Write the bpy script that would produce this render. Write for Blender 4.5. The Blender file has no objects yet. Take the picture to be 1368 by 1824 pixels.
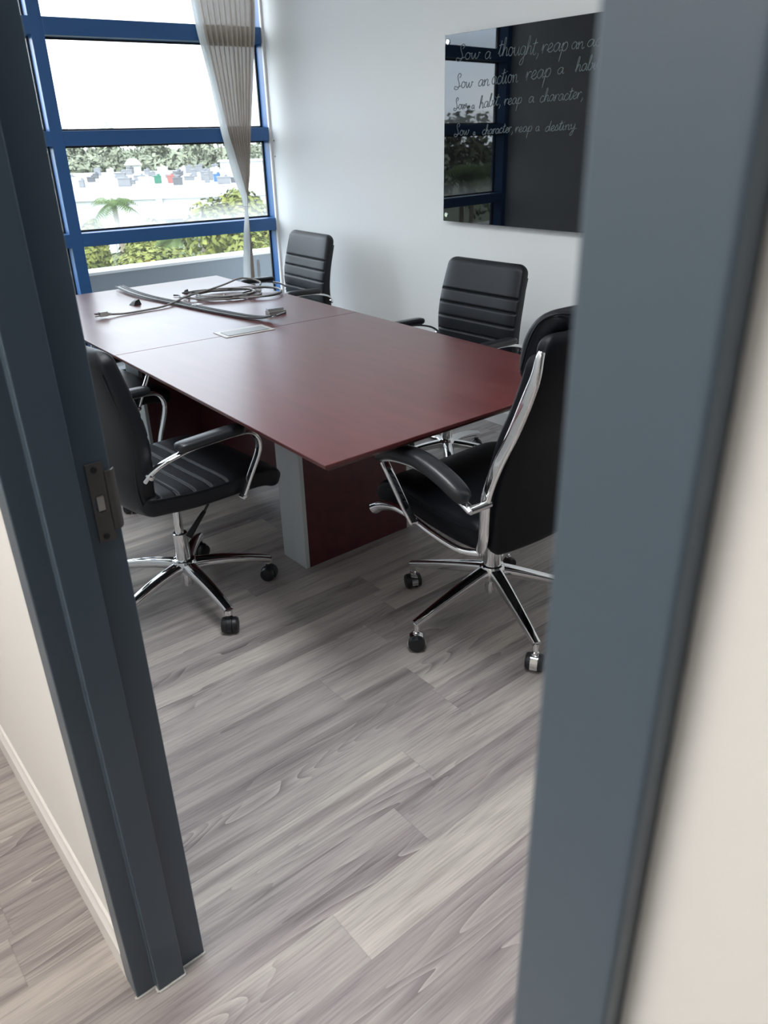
import bpy, bmesh, math, random
from mathutils import Vector, Matrix, Quaternion

C = bpy.context.scene.collection
SC = bpy.context.scene
R_ = math.radians
rnd = random.Random(7)

# ------------------------------------------------------------------ camera
cam_d = bpy.data.cameras.new('camera')
cam = bpy.data.objects.new('camera', cam_d)
C.objects.link(cam)
cr = Vector((0.7671, -0.6416, -0.0229)).normalized()
cf = Vector((0.5681, 0.6952, -0.4406))
cf = (cf - cr * cf.dot(cr)).normalized()
cu = cr.cross(cf).normalized()
M = Matrix(((cr.x, cu.x, -cf.x, 0), (cr.y, cu.y, -cf.y, 0), (cr.z, cu.z, -cf.z, 1.5), (0, 0, 0, 1)))
cam.matrix_world = M
cam_d.sensor_fit = 'HORIZONTAL'
cam_d.sensor_width = 36.0
cam_d.lens = 36.0 * 1370.0 / 1368.0
cam_d.clip_start = 0.02
cam_d.clip_end = 2000
cam_d.dof.use_dof = True
cam_d.dof.focus_distance = 2.6
cam_d.dof.aperture_fstop = 10.0
SC.camera = cam

SC.view_settings.view_transform = 'Standard'
SC.view_settings.look = 'None'
SC.view_settings.gamma = 1.0
SC.view_settings.use_curve_mapping = False
SC.view_settings.exposure = 0.95
SC.cycles.use_denoising = True
SC.cycles.max_bounces = 10
SC.cycles.transparent_max_bounces = 12
SC.cycles.diffuse_bounces = 5
SC.cycles.glossy_bounces = 5
SC.cycles.sample_clamp_indirect = 6.0

# ------------------------------------------------------------------ sky and lamps
SKY = 2.0
world = bpy.data.worlds.new('sky')
SC.world = world
world.use_nodes = True
wt = world.node_tree
wt.nodes.clear()
wo = wt.nodes.new('ShaderNodeOutputWorld')
wb = wt.nodes.new('ShaderNodeBackground')
wn = wt.nodes.new('ShaderNodeTexNoise')
wc = wt.nodes.new('ShaderNodeTexCoord')
wm = wt.nodes.new('ShaderNodeMapping')
wr = wt.nodes.new('ShaderNodeValToRGB')
wm.inputs['Scale'].default_value = (1.6, 1.6, 4.5)
wn.inputs['Scale'].default_value = 1.5
wn.inputs['Detail'].default_value = 6
wr.color_ramp.elements[0].position = 0.34
wr.color_ramp.elements[0].color = (0.66, 0.79, 0.95, 1)
wr.color_ramp.elements[1].position = 0.62
wr.color_ramp.elements[1].color = (1.0, 1.0, 1.0, 1)
wt.links.new(wc.outputs['Generated'], wm.inputs['Vector'])
wt.links.new(wm.outputs['Vector'], wn.inputs['Vector'])
wt.links.new(wn.outputs['Fac'], wr.inputs['Fac'])
wx = wt.nodes.new('ShaderNodeSeparateXYZ')          # sky gain added towards the left, to brighten its reflection in the glass board
wt.links.new(wc.outputs['Generated'], wx.inputs[0])
wl = wt.nodes.new('ShaderNodeMapRange')
wl.inputs['From Min'].default_value = -0.9
wl.inputs['From Max'].default_value = 0.9
wl.inputs['To Min'].default_value = 2.3
wl.inputs['To Max'].default_value = 0.75
wt.links.new(wx.outputs[0], wl.inputs['Value'])
wv = wt.nodes.new('ShaderNodeVectorMath')
wv.operation = 'SCALE'
wt.links.new(wr.outputs['Color'], wv.inputs[0])
wt.links.new(wl.outputs[0], wv.inputs['Scale'])
wt.links.new(wv.outputs[0], wb.inputs['Color'])
wb.inputs['Strength'].default_value = SKY
wt.links.new(wb.outputs['Background'], wo.inputs['Surface'])

def lamp(name, typ, loc, rot, energy, color, **kw):
    d = bpy.data.lights.new(name, typ)
    d.energy = energy
    d.color = color
    for k, v in kw.items():
        setattr(d, k, v)
    o = bpy.data.objects.new(name, d)
    C.objects.link(o)
    o.location = loc
    o.rotation_euler = rot
    return o

sun = lamp('sun', 'SUN', (0, -20, 40), (R_(38), 0, R_(-20)), 1.8, (1.0, 0.95, 0.86), angle=R_(8))
WIN_A = math.atan2(-0.109, 0.994)
portal = lamp('window_portal', 'AREA', (1.75, 5.42, 1.4), (R_(-90), 0, WIN_A), 1.0, (1, 1, 1),
              shape='RECTANGLE', size=3.3, size_y=2.8)
portal.data.cycles.is_portal = True
lamp('corridor_light_near', 'AREA', (-1.10, 1.0, 2.68), (0, 0, 0), 24, (1.0, 0.945, 0.89), shape='RECTANGLE', size=0.6, size_y=1.2)
lamp('corridor_light_far', 'AREA', (-0.85, 4.4, 2.68), (0, 0, 0), 7, (1.0, 0.95, 0.91), shape='RECTANGLE', size=0.6, size_y=1.2)
lamp('room_fill_near', 'AREA', (0.95, 1.30, 2.70), (0, 0, 0), 19, (0.96, 0.98, 1.0), shape='RECTANGLE', size=0.6, size_y=1.2)  # added fill for the floor by the door, not a lamp of the room
lamp('room_fill_far', 'AREA', (0.85, 2.9, 2.70), (0, 0, 0), 7, (0.86, 0.94, 1.0), shape='RECTANGLE', size=0.6, size_y=1.2)  # added cool fill that lifts the floor left of the table

# ------------------------------------------------------------------ mesh helpers
class MB:
    def __init__(s):
        s.v, s.f, s.m = [], [], []

    def add(s, vs, fs, mi=0):
        b = len(s.v)
        s.v += [tuple(v) for v in vs]
        for f in fs:
            s.f.append(tuple(b + i for i in f))
            s.m.append(mi)

    def box(s, c, d, mat=None, mi=0):
        x, y, z = d[0] / 2, d[1] / 2, d[2] / 2
        vs = [Vector((a, b, e)) for a in (-x, x) for b in (-y, y) for e in (-z, z)]
        if mat is not None:
            vs = [mat @ v for v in vs]
        vs = [v + Vector(c) for v in vs]
        s.add(vs, [(0, 1, 3, 2), (4, 6, 7, 5), (0, 4, 5, 1), (2, 3, 7, 6), (0, 2, 6, 4), (1, 5, 7, 3)], mi)
        return s

    def prism(s, poly, z0, z1, mi=0):
        n = len(poly)
        vs = [(p[0], p[1], z0) for p in poly] + [(p[0], p[1], z1) for p in poly]
        fs = [tuple(reversed(range(n))), tuple(range(n, 2 * n))]
        fs += [(i, (i + 1) % n, n + (i + 1) % n, n + i) for i in range(n)]
        s.add(vs, fs, mi)
        return s

    def rings(s, rings, caps=True, closed=False, mi=0):
        n = len(rings[0])
        vs = [p for r in rings for p in r]
        fs = []
        k = len(rings)
        for i in range(k if closed else k - 1):
            a, b = i * n, ((i + 1) % k) * n
            for j in range(n):
                j2 = (j + 1) % n
                fs.append((a + j, a + j2, b + j2, b + j))
        if caps and not closed:
            fs.append(tuple(reversed(range(n))))
            fs.append(tuple(range((k - 1) * n, k * n)))
        s.add(vs, fs, mi)
        return s

    def sweep(s, pts, rx, ry=None, up=(0, 0, 1), n=12, e=2.0, closed=False, mi=0, rounded=False):
        pts = [Vector(p) for p in pts]
        ry = rx if ry is None else ry
        k = len(pts)
        fx = rx if callable(rx) else (lambda t: rx)
        fy = ry if callable(ry) else (lambda t: ry)
        rings = []
        nrm = None
        for i, p in enumerate(pts):
            if closed:
                t = pts[(i + 1) % k] - pts[i - 1]
            else:
                t = pts[min(i + 1, k - 1)] - pts[max(i - 1, 0)]
            t.normalize()
            if nrm is None:
                u = Vector(up)
                if abs(u.dot(t)) > 0.97:
                    u = Vector((0, 1, 0)) if abs(t.y) < 0.9 else Vector((1, 0, 0))
                nrm = (u - t * u.dot(t)).normalized()
            else:
                nrm = (nrm - t * nrm.dot(t)).normalized()
            side = t.cross(nrm)
            q = i / max(1, k - 1)
            a, b = fx(q), fy(q)
            ring = []
            for j in range(n):
                th = 2 * math.pi * (j + 0.5) / n
                ct, st = math.cos(th), math.sin(th)
                ring.append(p + side * (a * math.copysign(abs(ct) ** (2 / e), ct)) + nrm * (b * math.copysign(abs(st) ** (2 / e), st)))
            rings.append(ring)
        s.rings(rings, True, closed, mi)
        return s

    def cyl(s, a, b, r, r2=None, n=20, mi=0):
        a, b = Vector(a), Vector(b)
        t = (b - a).normalized()
        u = Vector((0, 0, 1)) if abs(t.z) < 0.9 else Vector((1, 0, 0))
        x = t.cross(u).normalized()
        y = t.cross(x)
        r2 = r if r2 is None else r2
        rr = []
        for p, q in ((a, r), (b, r2)):
            rr.append([p + x * (q * math.cos(-2 * math.pi * i / n)) + y * (q * math.sin(-2 * math.pi * i / n)) for i in range(n)])
        s.rings(rr, True, False, mi)
        return s

    def lathe(s, prof, c=(0, 0, 0), axis='z', n=24, mi=0):
        rr = []
        for r, h in prof:
            ring = []
            for i in range(n):
                a = 2 * math.pi * i / n
                if axis == 'z':
                    q = (r * math.cos(a), r * math.sin(a), h)
                elif axis == 'x':
                    q = (h, r * math.cos(a), r * math.sin(a))
                else:
                    q = (r * math.sin(a), h, r * math.cos(a))
                ring.append(Vector(q) + Vector(c))
            rr.append(ring)
        s.rings(rr, True, False, mi)
        return s

    def build(s, name, mats, parent=None, smooth=40, bevel=0, seg=2, link=True):
        me = bpy.data.meshes.new(name)
        me.from_pydata(s.v, [], s.f)
        me.validate()
        if not isinstance(mats, (list, tuple)):
            mats = [mats]
        for m in mats:
            me.materials.append(m)
        if len(mats) > 1 and len(me.polygons) == len(s.m):
            me.polygons.foreach_set('material_index', s.m)
        bm = bmesh.new()
        bm.from_mesh(me)
        bmesh.ops.recalc_face_normals(bm, faces=bm.faces)
        if bevel:
            es = [e for e in bm.edges if len(e.link_faces) == 2 and e.calc_face_angle(0) > R_(30)]
            bmesh.ops.bevel(bm, geom=es, offset=bevel, segments=seg, affect='EDGES', profile=0.6, clamp_overlap=True)
        bm.to_mesh(me)
        bm.free()
        if smooth and not bevel:
            me.polygons.foreach_set('use_smooth', [True] * len(me.polygons))
            me.set_sharp_from_angle(angle=R_(smooth))
        o = bpy.data.objects.new(name, me)
        C.objects.link(o)
        if parent:
            o.parent = parent
        return o


def smooth_path(pts, per=8):
    pts = [Vector(p) for p in pts]
    out = []
    n = len(pts)
    for i in range(n - 1):
        p0 = pts[i - 1] if i else pts[0] * 2 - pts[1]
        p1, p2 = pts[i], pts[i + 1]
        p3 = pts[i + 2] if i + 2 < n else pts[-1] * 2 - pts[-2]
        for k in range(per):
            t = k / per
            out.append(0.5 * ((2 * p1) + (p2 - p0) * t + (2 * p0 - 5 * p1 + 4 * p2 - p3) * t * t + (3 * p1 - p0 - 3 * p2 + p3) * t ** 3))
    out.append(pts[-1])
    return out


def shell(path, width, thick, grooves=(), gd=0.012, e=5.0, wrap=0.0, x0=0.0, n=44, corner=0.035, step=0.006, gw=0.007, edge=0.9):
    """a padded cushion swept along a (y,z) path; grooves are distances along the path"""
    P = smooth_path([(0, p[0], p[1]) for p in path], 16)
    d = [0]
    for a, b in zip(P, P[1:]):
        d.append(d[-1] + (b - a).length)
    L = d[-1]
    W = width if callable(width) else (lambda t: width)
    T = thick if callable(thick) else (lambda t: thick)
    # resample
    S = []
    t = 0
    ends = [0, .0015, .004, .008, .013, .019, .026]
    S = [x for x in ends]
    m = max(4, int((L - 2 * ends[-1]) / step))
    S += [ends[-1] + (L - 2 * ends[-1]) * i / m for i in range(1, m)]
    S += [L - x for x in reversed(ends)]
    rings = []
    j = 0
    for sd in S:
        j = 0
        while j < len(d) - 2 and d[j + 1] < sd:
            j += 1
        q = (sd - d[j]) / max(1e-9, d[j + 1] - d[j])
        p = P[j].lerp(P[j + 1], min(1, max(0, q)))
        a = P[max(0, j - 1)]
        b = P[min(len(P) - 1, j + 2)]
        tg = (b - a).normalized()
        nr = Vector((0, -tg.z, tg.y))       # left of the travel direction
        tt, ww = T(sd / L), W(sd / L)
        de = min(sd, L - sd)
        rc = tt / 2
        k = math.sqrt(max(0.0, 1 - (1 - min(1, de / rc)) ** 2)) if de < rc else 1.0
        kw = 0.0
        if de < corner:
            kw = corner * (1 - math.sqrt(max(0.0, 1 - (1 - de / corner) ** 2)))
        g = 0
        for gr in grooves:
            u = abs(sd - gr) / gw
            if u < 2.5:
                g = max(g, math.exp(-u * u))
        ring = []
        for i in range(n):
            th = 2 * math.pi * (i + 0.5) / n
            c, s_ = math.cos(th), math.sin(th)
            x = (ww / 2 - kw) * math.copysign(abs(c) ** (2 / e), c)
            mth = tt / 2 * max(k, 0.06) * math.copysign(abs(s_) ** (2 / e), s_)
            if s_ > 0:
                f = 1 if abs(x) < ww / 2 * edge else 0
                mth -= g * gd * f
            off = wrap * (x / (ww / 2)) ** 2
            ring.append(Vector((x + x0, p.y, p.z)) + nr * (mth + off))
        rings.append(ring)
    return rings


def empty(name, loc=(0, 0, 0), rz=0.0):
    o = bpy.data.objects.new(name, None)
    C.objects.link(o)
    o.location = loc
    o.rotation_euler = (0, 0, rz)
    o.empty_display_size = 0.05
    return o


def tag(o, label, cat, group=None):
    o['label'] = label
    o['category'] = cat
    if group:
        o['group'] = group
    return o


def struct(o):
    o['kind'] = 'structure'
    return o


def copy_tree(o, parent=None):
    c = o.copy()
    C.objects.link(c)
    if parent:
        c.parent = parent
    for ch in list(o.children):
        copy_tree(ch, c)
    return c

# ------------------------------------------------------------------ materials
def mat(name, col, rough=0.5, metal=0.0, spec=0.5, coat=0.0, coat_r=0.1, noise=0.0, nscale=20.0, bump=0.0, bscale=200.0, ior=None, sheen=0.0):
    m = bpy.data.materials.new(name)
    m.use_nodes = True
    nt = m.node_tree
    b = nt.nodes['Principled BSDF']
    b.inputs['Base Color'].default_value = (*col, 1)
    b.inputs['Roughness'].default_value = rough
    b.inputs['Metallic'].default_value = metal
    b.inputs['Specular IOR Level'].default_value = spec
    b.inputs['Coat Weight'].default_value = coat
    b.inputs['Coat Roughness'].default_value = coat_r
    if ior:
        b.inputs['IOR'].default_value = ior
    tc = nt.nodes.new('ShaderNodeTexCoord')
    if noise:
        n = nt.nodes.new('ShaderNodeTexNoise')
        n.inputs['Scale'].default_value = nscale
        n.inputs['Detail'].default_value = 5
        mx = nt.nodes.new('ShaderNodeMix')
        mx.data_type = 'RGBA'
        mx.inputs['A'].default_value = (*[c * (1 - noise) for c in col], 1)
        mx.inputs['B'].default_value = (*[min(1, c * (1 + noise)) for c in col], 1)
        nt.links.new(tc.outputs['Object'], n.inputs['Vector'])
        nt.links.new(n.outputs['Fac'], mx.inputs['Factor'])
        nt.links.new(mx.outputs['Result'], b.inputs['Base Color'])
    if bump:
        n2 = nt.nodes.new('ShaderNodeTexNoise')
        n2.inputs['Scale'].default_value = bscale
        n2.inputs['Detail'].default_value = 3
        bp = nt.nodes.new('ShaderNodeBump')
        bp.inputs['Strength'].default_value = bump
        bp.inputs['Distance'].default_value = 0.002
        nt.links.new(tc.outputs['Object'], n2.inputs['Vector'])
        nt.links.new(n2.outputs['Fac'], bp.inputs['Height'])
        nt.links.new(bp.outputs['Normal'], b.inputs['Normal'])
    return m


def math_node(nt, op, a, b=None, c=None):
    n = nt.nodes.new('ShaderNodeMath')
    n.operation = op
    for i, x in enumerate((a, b, c)):
        if x is None:
            continue
        if isinstance(x, (int, float)):
            n.inputs[i].default_value = x
        else:
            nt.links.new(x, n.inputs[i])
    return n.outputs[0]


def ramp(nt, fac, stops):
    r = nt.nodes.new('ShaderNodeValToRGB')
    el = r.color_ramp.elements
    while len(el) < len(stops):
        el.new(0.5)
    for e_, (p, c) in zip(el, stops):
        e_.position = p
        e_.color = (*c, 1)
    nt.links.new(fac, r.inputs['Fac'])
    return r.outputs['Color']


def mixc(nt, fac, a, b, mode='MIX'):
    m = nt.nodes.new('ShaderNodeMix')
    m.data_type = 'RGBA'
    m.blend_type = mode
    for k, x in (('Factor', fac), ('A', a), ('B', b)):
        if isinstance(x, (int, float)):
            m.inputs[k].default_value = x
        elif isinstance(x, tuple):
            m.inputs[k].default_value = (*x, 1)
        else:
            nt.links.new(x, m.inputs[k])
    return m.outputs['Result']


def floor_material():
    m = bpy.data.materials.new('grey_oak_planks')
    m.use_nodes = True
    nt = m.node_tree
    b = nt.nodes['Principled BSDF']
    g = nt.nodes.new('ShaderNodeNewGeometry')
    sp = nt.nodes.new('ShaderNodeSeparateXYZ')
    nt.links.new(g.outputs['Position'], sp.inputs[0])
    x, y = sp.outputs[0], sp.outputs[1]
    PW, PL = 0.134, 1.22
    yr = math_node(nt, 'DIVIDE', math_node(nt, 'ADD', y, 10.05), PW)
    row = math_node(nt, 'FLOOR', yr)
    wn1 = nt.nodes.new('ShaderNodeTexWhiteNoise')
    wn1.noise_dimensions = '1D'
    nt.links.new(row, wn1.inputs['W'])
    xr = math_node(nt, 'ADD', math_node(nt, 'DIVIDE', x, PL), math_node(nt, 'MULTIPLY', wn1.outputs['Value'], 7.0))
    col = math_node(nt, 'FLOOR', xr)
    cb = nt.nodes.new('ShaderNodeCombineXYZ')
    nt.links.new(row, cb.inputs[0])
    nt.links.new(col, cb.inputs[1])
    wn2 = nt.nodes.new('ShaderNodeTexWhiteNoise')
    wn2.noise_dimensions = '2D'
    nt.links.new(cb.outputs[0], wn2.inputs['Vector'])
    pid = wn2.outputs['Value']
    # half-width strips inside a plank, like the print on the boards
    st = math_node(nt, 'FLOOR', math_node(nt, 'MULTIPLY', yr, 2.0))
    cb2 = nt.nodes.new('ShaderNodeCombineXYZ')
    nt.links.new(st, cb2.inputs[0])
    nt.links.new(col, cb2.inputs[1])
    wn3 = nt.nodes.new('ShaderNodeTexWhiteNoise')
    wn3.noise_dimensions = '2D'
    nt.links.new(cb2.outputs[0], wn3.inputs['Vector'])
    # grain coordinates
    gc = nt.nodes.new('ShaderNodeCombineXYZ')
    nt.links.new(x, gc.inputs[0])
    nt.links.new(math_node(nt, 'MULTIPLY', y, 10.0), gc.inputs[1])
    nt.links.new(math_node(nt, 'MULTIPLY', pid, 40.0), gc.inputs[2])
    n1 = nt.nodes.new('ShaderNodeTexNoise')        # broad cathedral field
    n1.inputs['Scale'].default_value = 1.15
    n1.inputs['Detail'].default_value = 1.5
    n1.inputs['Distortion'].default_value = 0.5
    nt.links.new(gc.outputs[0], n1.inputs['Vector'])
    contour = math_node(nt, 'FRACT', math_node(nt, 'MULTIPLY', n1.outputs['Fac'], 15.0))
    line = math_node(nt, 'POWER', contour, 2.0)
    n2 = nt.nodes.new('ShaderNodeTexNoise')        # fine fibres
    n2.inputs['Scale'].default_value = 9.0
    n2.inputs['Detail'].default_value = 6
    gc2 = nt.nodes.new('ShaderNodeCombineXYZ')
    nt.links.new(x, gc2.inputs[0])
    nt.links.new(math_node(nt, 'MULTIPLY', y, 26.0), gc2.inputs[1])
    nt.links.new(math_node(nt, 'MULTIPLY', pid, 40.0), gc2.inputs[2])
    nt.links.new(gc2.outputs[0], n2.inputs['Vector'])
    n3 = nt.nodes.new('ShaderNodeTexNoise')        # where the figure is strong
    n3.inputs['Scale'].default_value = 2.2
    n3.inputs['Detail'].default_value = 2
    gc3 = nt.nodes.new('ShaderNodeCombineXYZ')
    nt.links.new(x, gc3.inputs[0])
    nt.links.new(math_node(nt, 'MULTIPLY', y, 5.0), gc3.inputs[1])
    nt.links.new(math_node(nt, 'MULTIPLY', pid, 17.0), gc3.inputs[2])
    nt.links.new(gc3.outputs[0], n3.inputs['Vector'])
    tone = math_node(nt, 'ADD', math_node(nt, 'MULTIPLY', pid, 0.55), math_node(nt, 'MULTIPLY', wn3.outputs['Value'], 0.45))
    base = ramp(nt, tone, [(0.0, (0.29, 0.262, 0.258)), (0.35, (0.365, 0.336, 0.325)), (0.65, (0.43, 0.40, 0.375)), (1.0, (0.59, 0.545, 0.495))])
    fig = math_node(nt, 'MULTIPLY', math_node(nt, 'SUBTRACT', n3.outputs['Fac'], 0.47), 4.5)
    fig.node.use_clamp = True
    light_plank = math_node(nt, 'LESS_THAN', tone, 0.72)
    f2 = math_node(nt, 'MULTIPLY', math_node(nt, 'MULTIPLY', fig, line), math_node(nt, 'ADD', math_node(nt, 'MULTIPLY', light_plank, 0.62), 0.06))
    c0 = mixc(nt, f2, base, (0.12, 0.098, 0.104))
    lite = math_node(nt, 'POWER', math_node(nt, 'SUBTRACT', 1.0, contour), 7.0)
    c1 = mixc(nt, math_node(nt, 'MULTIPLY', math_node(nt, 'MULTIPLY', lite, fig), 0.35), c0, (0.62, 0.58, 0.55))
    fi = math_node(nt, 'MULTIPLY', math_node(nt, 'SUBTRACT', n2.outputs['Fac'], 0.5), 1.6)
    fi2 = math_node(nt, 'ADD', fi, 0.5)
    fi2.node.use_clamp = True
    tint = ramp(nt, fi2, [(0.0, (0.66, 0.65, 0.67)), (0.5, (1, 1, 1)), (1.0, (1.22, 1.2, 1.17))])
    c2 = mixc(nt, 1.0, c1, tint, 'MULTIPLY')
    n4 = nt.nodes.new('ShaderNodeTexNoise')        # soft darker streaks along the board
    n4.inputs['Scale'].default_value = 1.6
    n4.inputs['Detail'].default_value = 3
    gc4 = nt.nodes.new('ShaderNodeCombineXYZ')
    nt.links.new(x, gc4.inputs[0])
    nt.links.new(math_node(nt, 'MULTIPLY', y, 13.0), gc4.inputs[1])
    nt.links.new(math_node(nt, 'ADD', math_node(nt, 'MULTIPLY', pid, 23.0), 5.0), gc4.inputs[2])
    nt.links.new(gc4.outputs[0], n4.inputs['Vector'])
    c2 = mixc(nt, 1.0, c2, ramp(nt, n4.outputs['Fac'], [(0.30, (0.62, 0.60, 0.62)), (0.46, (0.95, 0.94, 0.95)), (0.70, (1.12, 1.12, 1.10))]), 'MULTIPLY')
    # joints
    fy = math_node(nt, 'ABSOLUTE', math_node(nt, 'SUBTRACT', math_node(nt, 'FRACT', yr), 0.5))
    jy = math_node(nt, 'GREATER_THAN', fy, 0.494)
    fx = math_node(nt, 'ABSOLUTE', math_node(nt, 'SUBTRACT', math_node(nt, 'FRACT', xr), 0.5))
    jx = math_node(nt, 'GREATER_THAN', fx, 0.4988)
    j = math_node(nt, 'MAXIMUM', jy, jx)
    c3 = mixc(nt, math_node(nt, 'MULTIPLY', j, 0.16), c2, (0.10, 0.09, 0.09))
    nt.links.new(c3, b.inputs['Base Color'])
    b.inputs['Roughness'].default_value = 0.46
    b.inputs['Specular IOR Level'].default_value = 0.35
    bp = nt.nodes.new('ShaderNodeBump')
    bp.inputs['Strength'].default_value = 0.12
    bp.inputs['Distance'].default_value = 0.001
    nt.links.new(n2.outputs['Fac'], bp.inputs['Height'])
    nt.links.new(bp.outputs['Normal'], b.inputs['Normal'])
    return m


def wood_material(name, dark, light, rough, coat, dusty=0.0):
    m = bpy.data.materials.new(name)
    m.use_nodes = True
    nt = m.node_tree
    b = nt.nodes['Principled BSDF']
    tc = nt.nodes.new('ShaderNodeTexCoord')
    mp = nt.nodes.new('ShaderNodeMapping')
    mp.inputs['Scale'].default_value = (9.0, 1.1, 9.0)
    nt.links.new(tc.outputs['Object'], mp.inputs['Vector'])
    n = nt.nodes.new('ShaderNodeTexNoise')
    n.inputs['Scale'].default_value = 2.4
    n.inputs['Detail'].default_value = 4
    n.inputs['Roughness'].default_value = 0.5
    n.inputs['Distortion'].default_value = 0.4
    nt.links.new(mp.outputs['Vector'], n.inputs['Vector'])
    c = ramp(nt, n.outputs['Fac'], [(0.3, dark), (0.7, light)])
    if dusty:
        d = nt.nodes.new('ShaderNodeTexNoise')
        d.inputs['Scale'].default_value = 4.5
        d.inputs['Detail'].default_value = 4
        nt.links.new(tc.outputs['Object'], d.inputs['Vector'])
        dd = math_node(nt, 'MULTIPLY', math_node(nt, 'SUBTRACT', d.outputs['Fac'], 0.48), dusty)
        dd.node.use_clamp = True
        c = mixc(nt, dd, c, (0.42, 0.34, 0.33))
        rr = math_node(nt, 'ADD', math_node(nt, 'MULTIPLY', d.outputs['Fac'], 0.05), rough - 0.025)
        nt.links.new(rr, b.inputs['Roughness'])
        nt.links.new(rr, b.inputs['Coat Roughness'])
    else:
        b.inputs['Roughness'].default_value = rough
        b.inputs['Coat Roughness'].default_value = rough
    nt.links.new(c, b.inputs['Base Color'])
    b.inputs['Coat Weight'].default_value = coat
    return m


def glass_material(name, dirt):
    m = bpy.data.materials.new(name)
    m.use_nodes = True
    nt = m.node_tree
    nt.nodes.clear()
    out = nt.nodes.new('ShaderNodeOutputMaterial')
    tr = nt.nodes.new('ShaderNodeBsdfTransparent')
    tr.inputs['Color'].default_value = (0.95, 0.98, 0.99, 1)
    gl = nt.nodes.new('ShaderNodeBsdfGlossy')
    gl.inputs['Roughness'].default_value = 0.02
    fr = nt.nodes.new('ShaderNodeFresnel')
    fr.inputs['IOR'].default_value = 1.15
    mx = nt.nodes.new('ShaderNodeMixShader')
    gg = nt.nodes.new('ShaderNodeNewGeometry')
    nt.links.new(math_node(nt, 'MULTIPLY', fr.outputs[0], math_node(nt, 'SUBTRACT', 1.0, gg.outputs['Backfacing'])), mx.inputs[0])
    nt.links.new(tr.outputs[0], mx.inputs[1])
    nt.links.new(gl.outputs[0], mx.inputs[2])
    df = nt.nodes.new('ShaderNodeBsdfTranslucent')
    df.inputs['Color'].default_value = (0.9, 0.92, 0.93, 1)
    tc = nt.nodes.new('ShaderNodeTexCoord')
    sp = nt.nodes.new('ShaderNodeSeparateXYZ')
    nt.links.new(tc.outputs['Generated'], sp.inputs[0])
    nz = nt.nodes.new('ShaderNodeTexNoise')
    nz.inputs['Scale'].default_value = 5
    nz.inputs['Detail'].default_value = 6
    nt.links.new(tc.outputs['Generated'], nz.inputs['Vector'])
    h = math_node(nt, 'SUBTRACT', 0.26, sp.outputs[2])
    h = math_node(nt, 'ADD', h, math_node(nt, 'MULTIPLY', math_node(nt, 'SUBTRACT', nz.outputs['Fac'], 0.5), 0.25))
    h = math_node(nt, 'MULTIPLY', h, dirt * 4)
    h.node.use_clamp = True
    h2 = math_node(nt, 'ADD', math_node(nt, 'MULTIPLY', h, 0.30), 0.012)
    mx2 = nt.nodes.new('ShaderNodeMixShader')
    nt.links.new(h2, mx2.inputs[0])
    nt.links.new(mx.outputs[0], mx2.inputs[1])
    nt.links.new(df.outputs[0], mx2.inputs[2])
    nt.links.new(mx2.outputs[0], out.inputs[0])
    return m


def fabric_material(name, col, see=0.12, trans=0.55):
    m = bpy.data.materials.new(name)
    m.use_nodes = True
    nt = m.node_tree
    nt.nodes.clear()
    out = nt.nodes.new('ShaderNodeOutputMaterial')
    d = nt.nodes.new('ShaderNodeBsdfDiffuse')
    t = nt.nodes.new('ShaderNodeBsdfTranslucent')
    p = nt.nodes.new('ShaderNodeBsdfTransparent')
    tc = nt.nodes.new('ShaderNodeTexCoord')
    mp = nt.nodes.new('ShaderNodeMapping')
    mp.inputs['Scale'].default_value = (400, 400, 3)
    nt.links.new(tc.outputs['Object'], mp.inputs['Vector'])
    nz = nt.nodes.new('ShaderNodeTexNoise')
    nz.inputs['Scale'].default_value = 1.0
    nt.links.new(mp.outputs['Vector'], nz.inputs['Vector'])
    c = mixc(nt, nz.outputs['Fac'], tuple(x * 0.8 for x in col), tuple(min(1, x * 1.15) for x in col))
    for s in (d, t):
        nt.links.new(c, s.inputs['Color'])
    a = nt.nodes.new('ShaderNodeMixShader')
    a.inputs[0].default_value = trans
    nt.links.new(d.outputs[0], a.inputs[1])
    nt.links.new(t.outputs[0], a.inputs[2])
    b = nt.nodes.new('ShaderNodeMixShader')
    b.inputs[0].default_value = see
    nt.links.new(a.outputs[0], b.inputs[1])
    nt.links.new(p.outputs[0], b.inputs[2])
    nt.links.new(b.outputs[0], out.inputs[0])
    return m


def leaf_material(name, a, b_):
    m = bpy.data.materials.new(name)
    m.use_nodes = True
    nt = m.node_tree
    b = nt.nodes['Principled BSDF']
    g = nt.nodes.new('ShaderNodeNewGeometry')
    n = nt.nodes.new('ShaderNodeTexNoise')
    n.inputs['Scale'].default_value = 1.4
    n.inputs['Detail'].default_value = 5
    nt.links.new(g.outputs['Position'], n.inputs['Vector'])
    nt.links.new(ramp(nt, n.outputs['Fac'], [(0.35, a), (0.65, b_)]), b.inputs['Base Color'])
    b.inputs['Roughness'].default_value = 0.75
    b.inputs['Specular IOR Level'].default_value = 0.2
    return m


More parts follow.
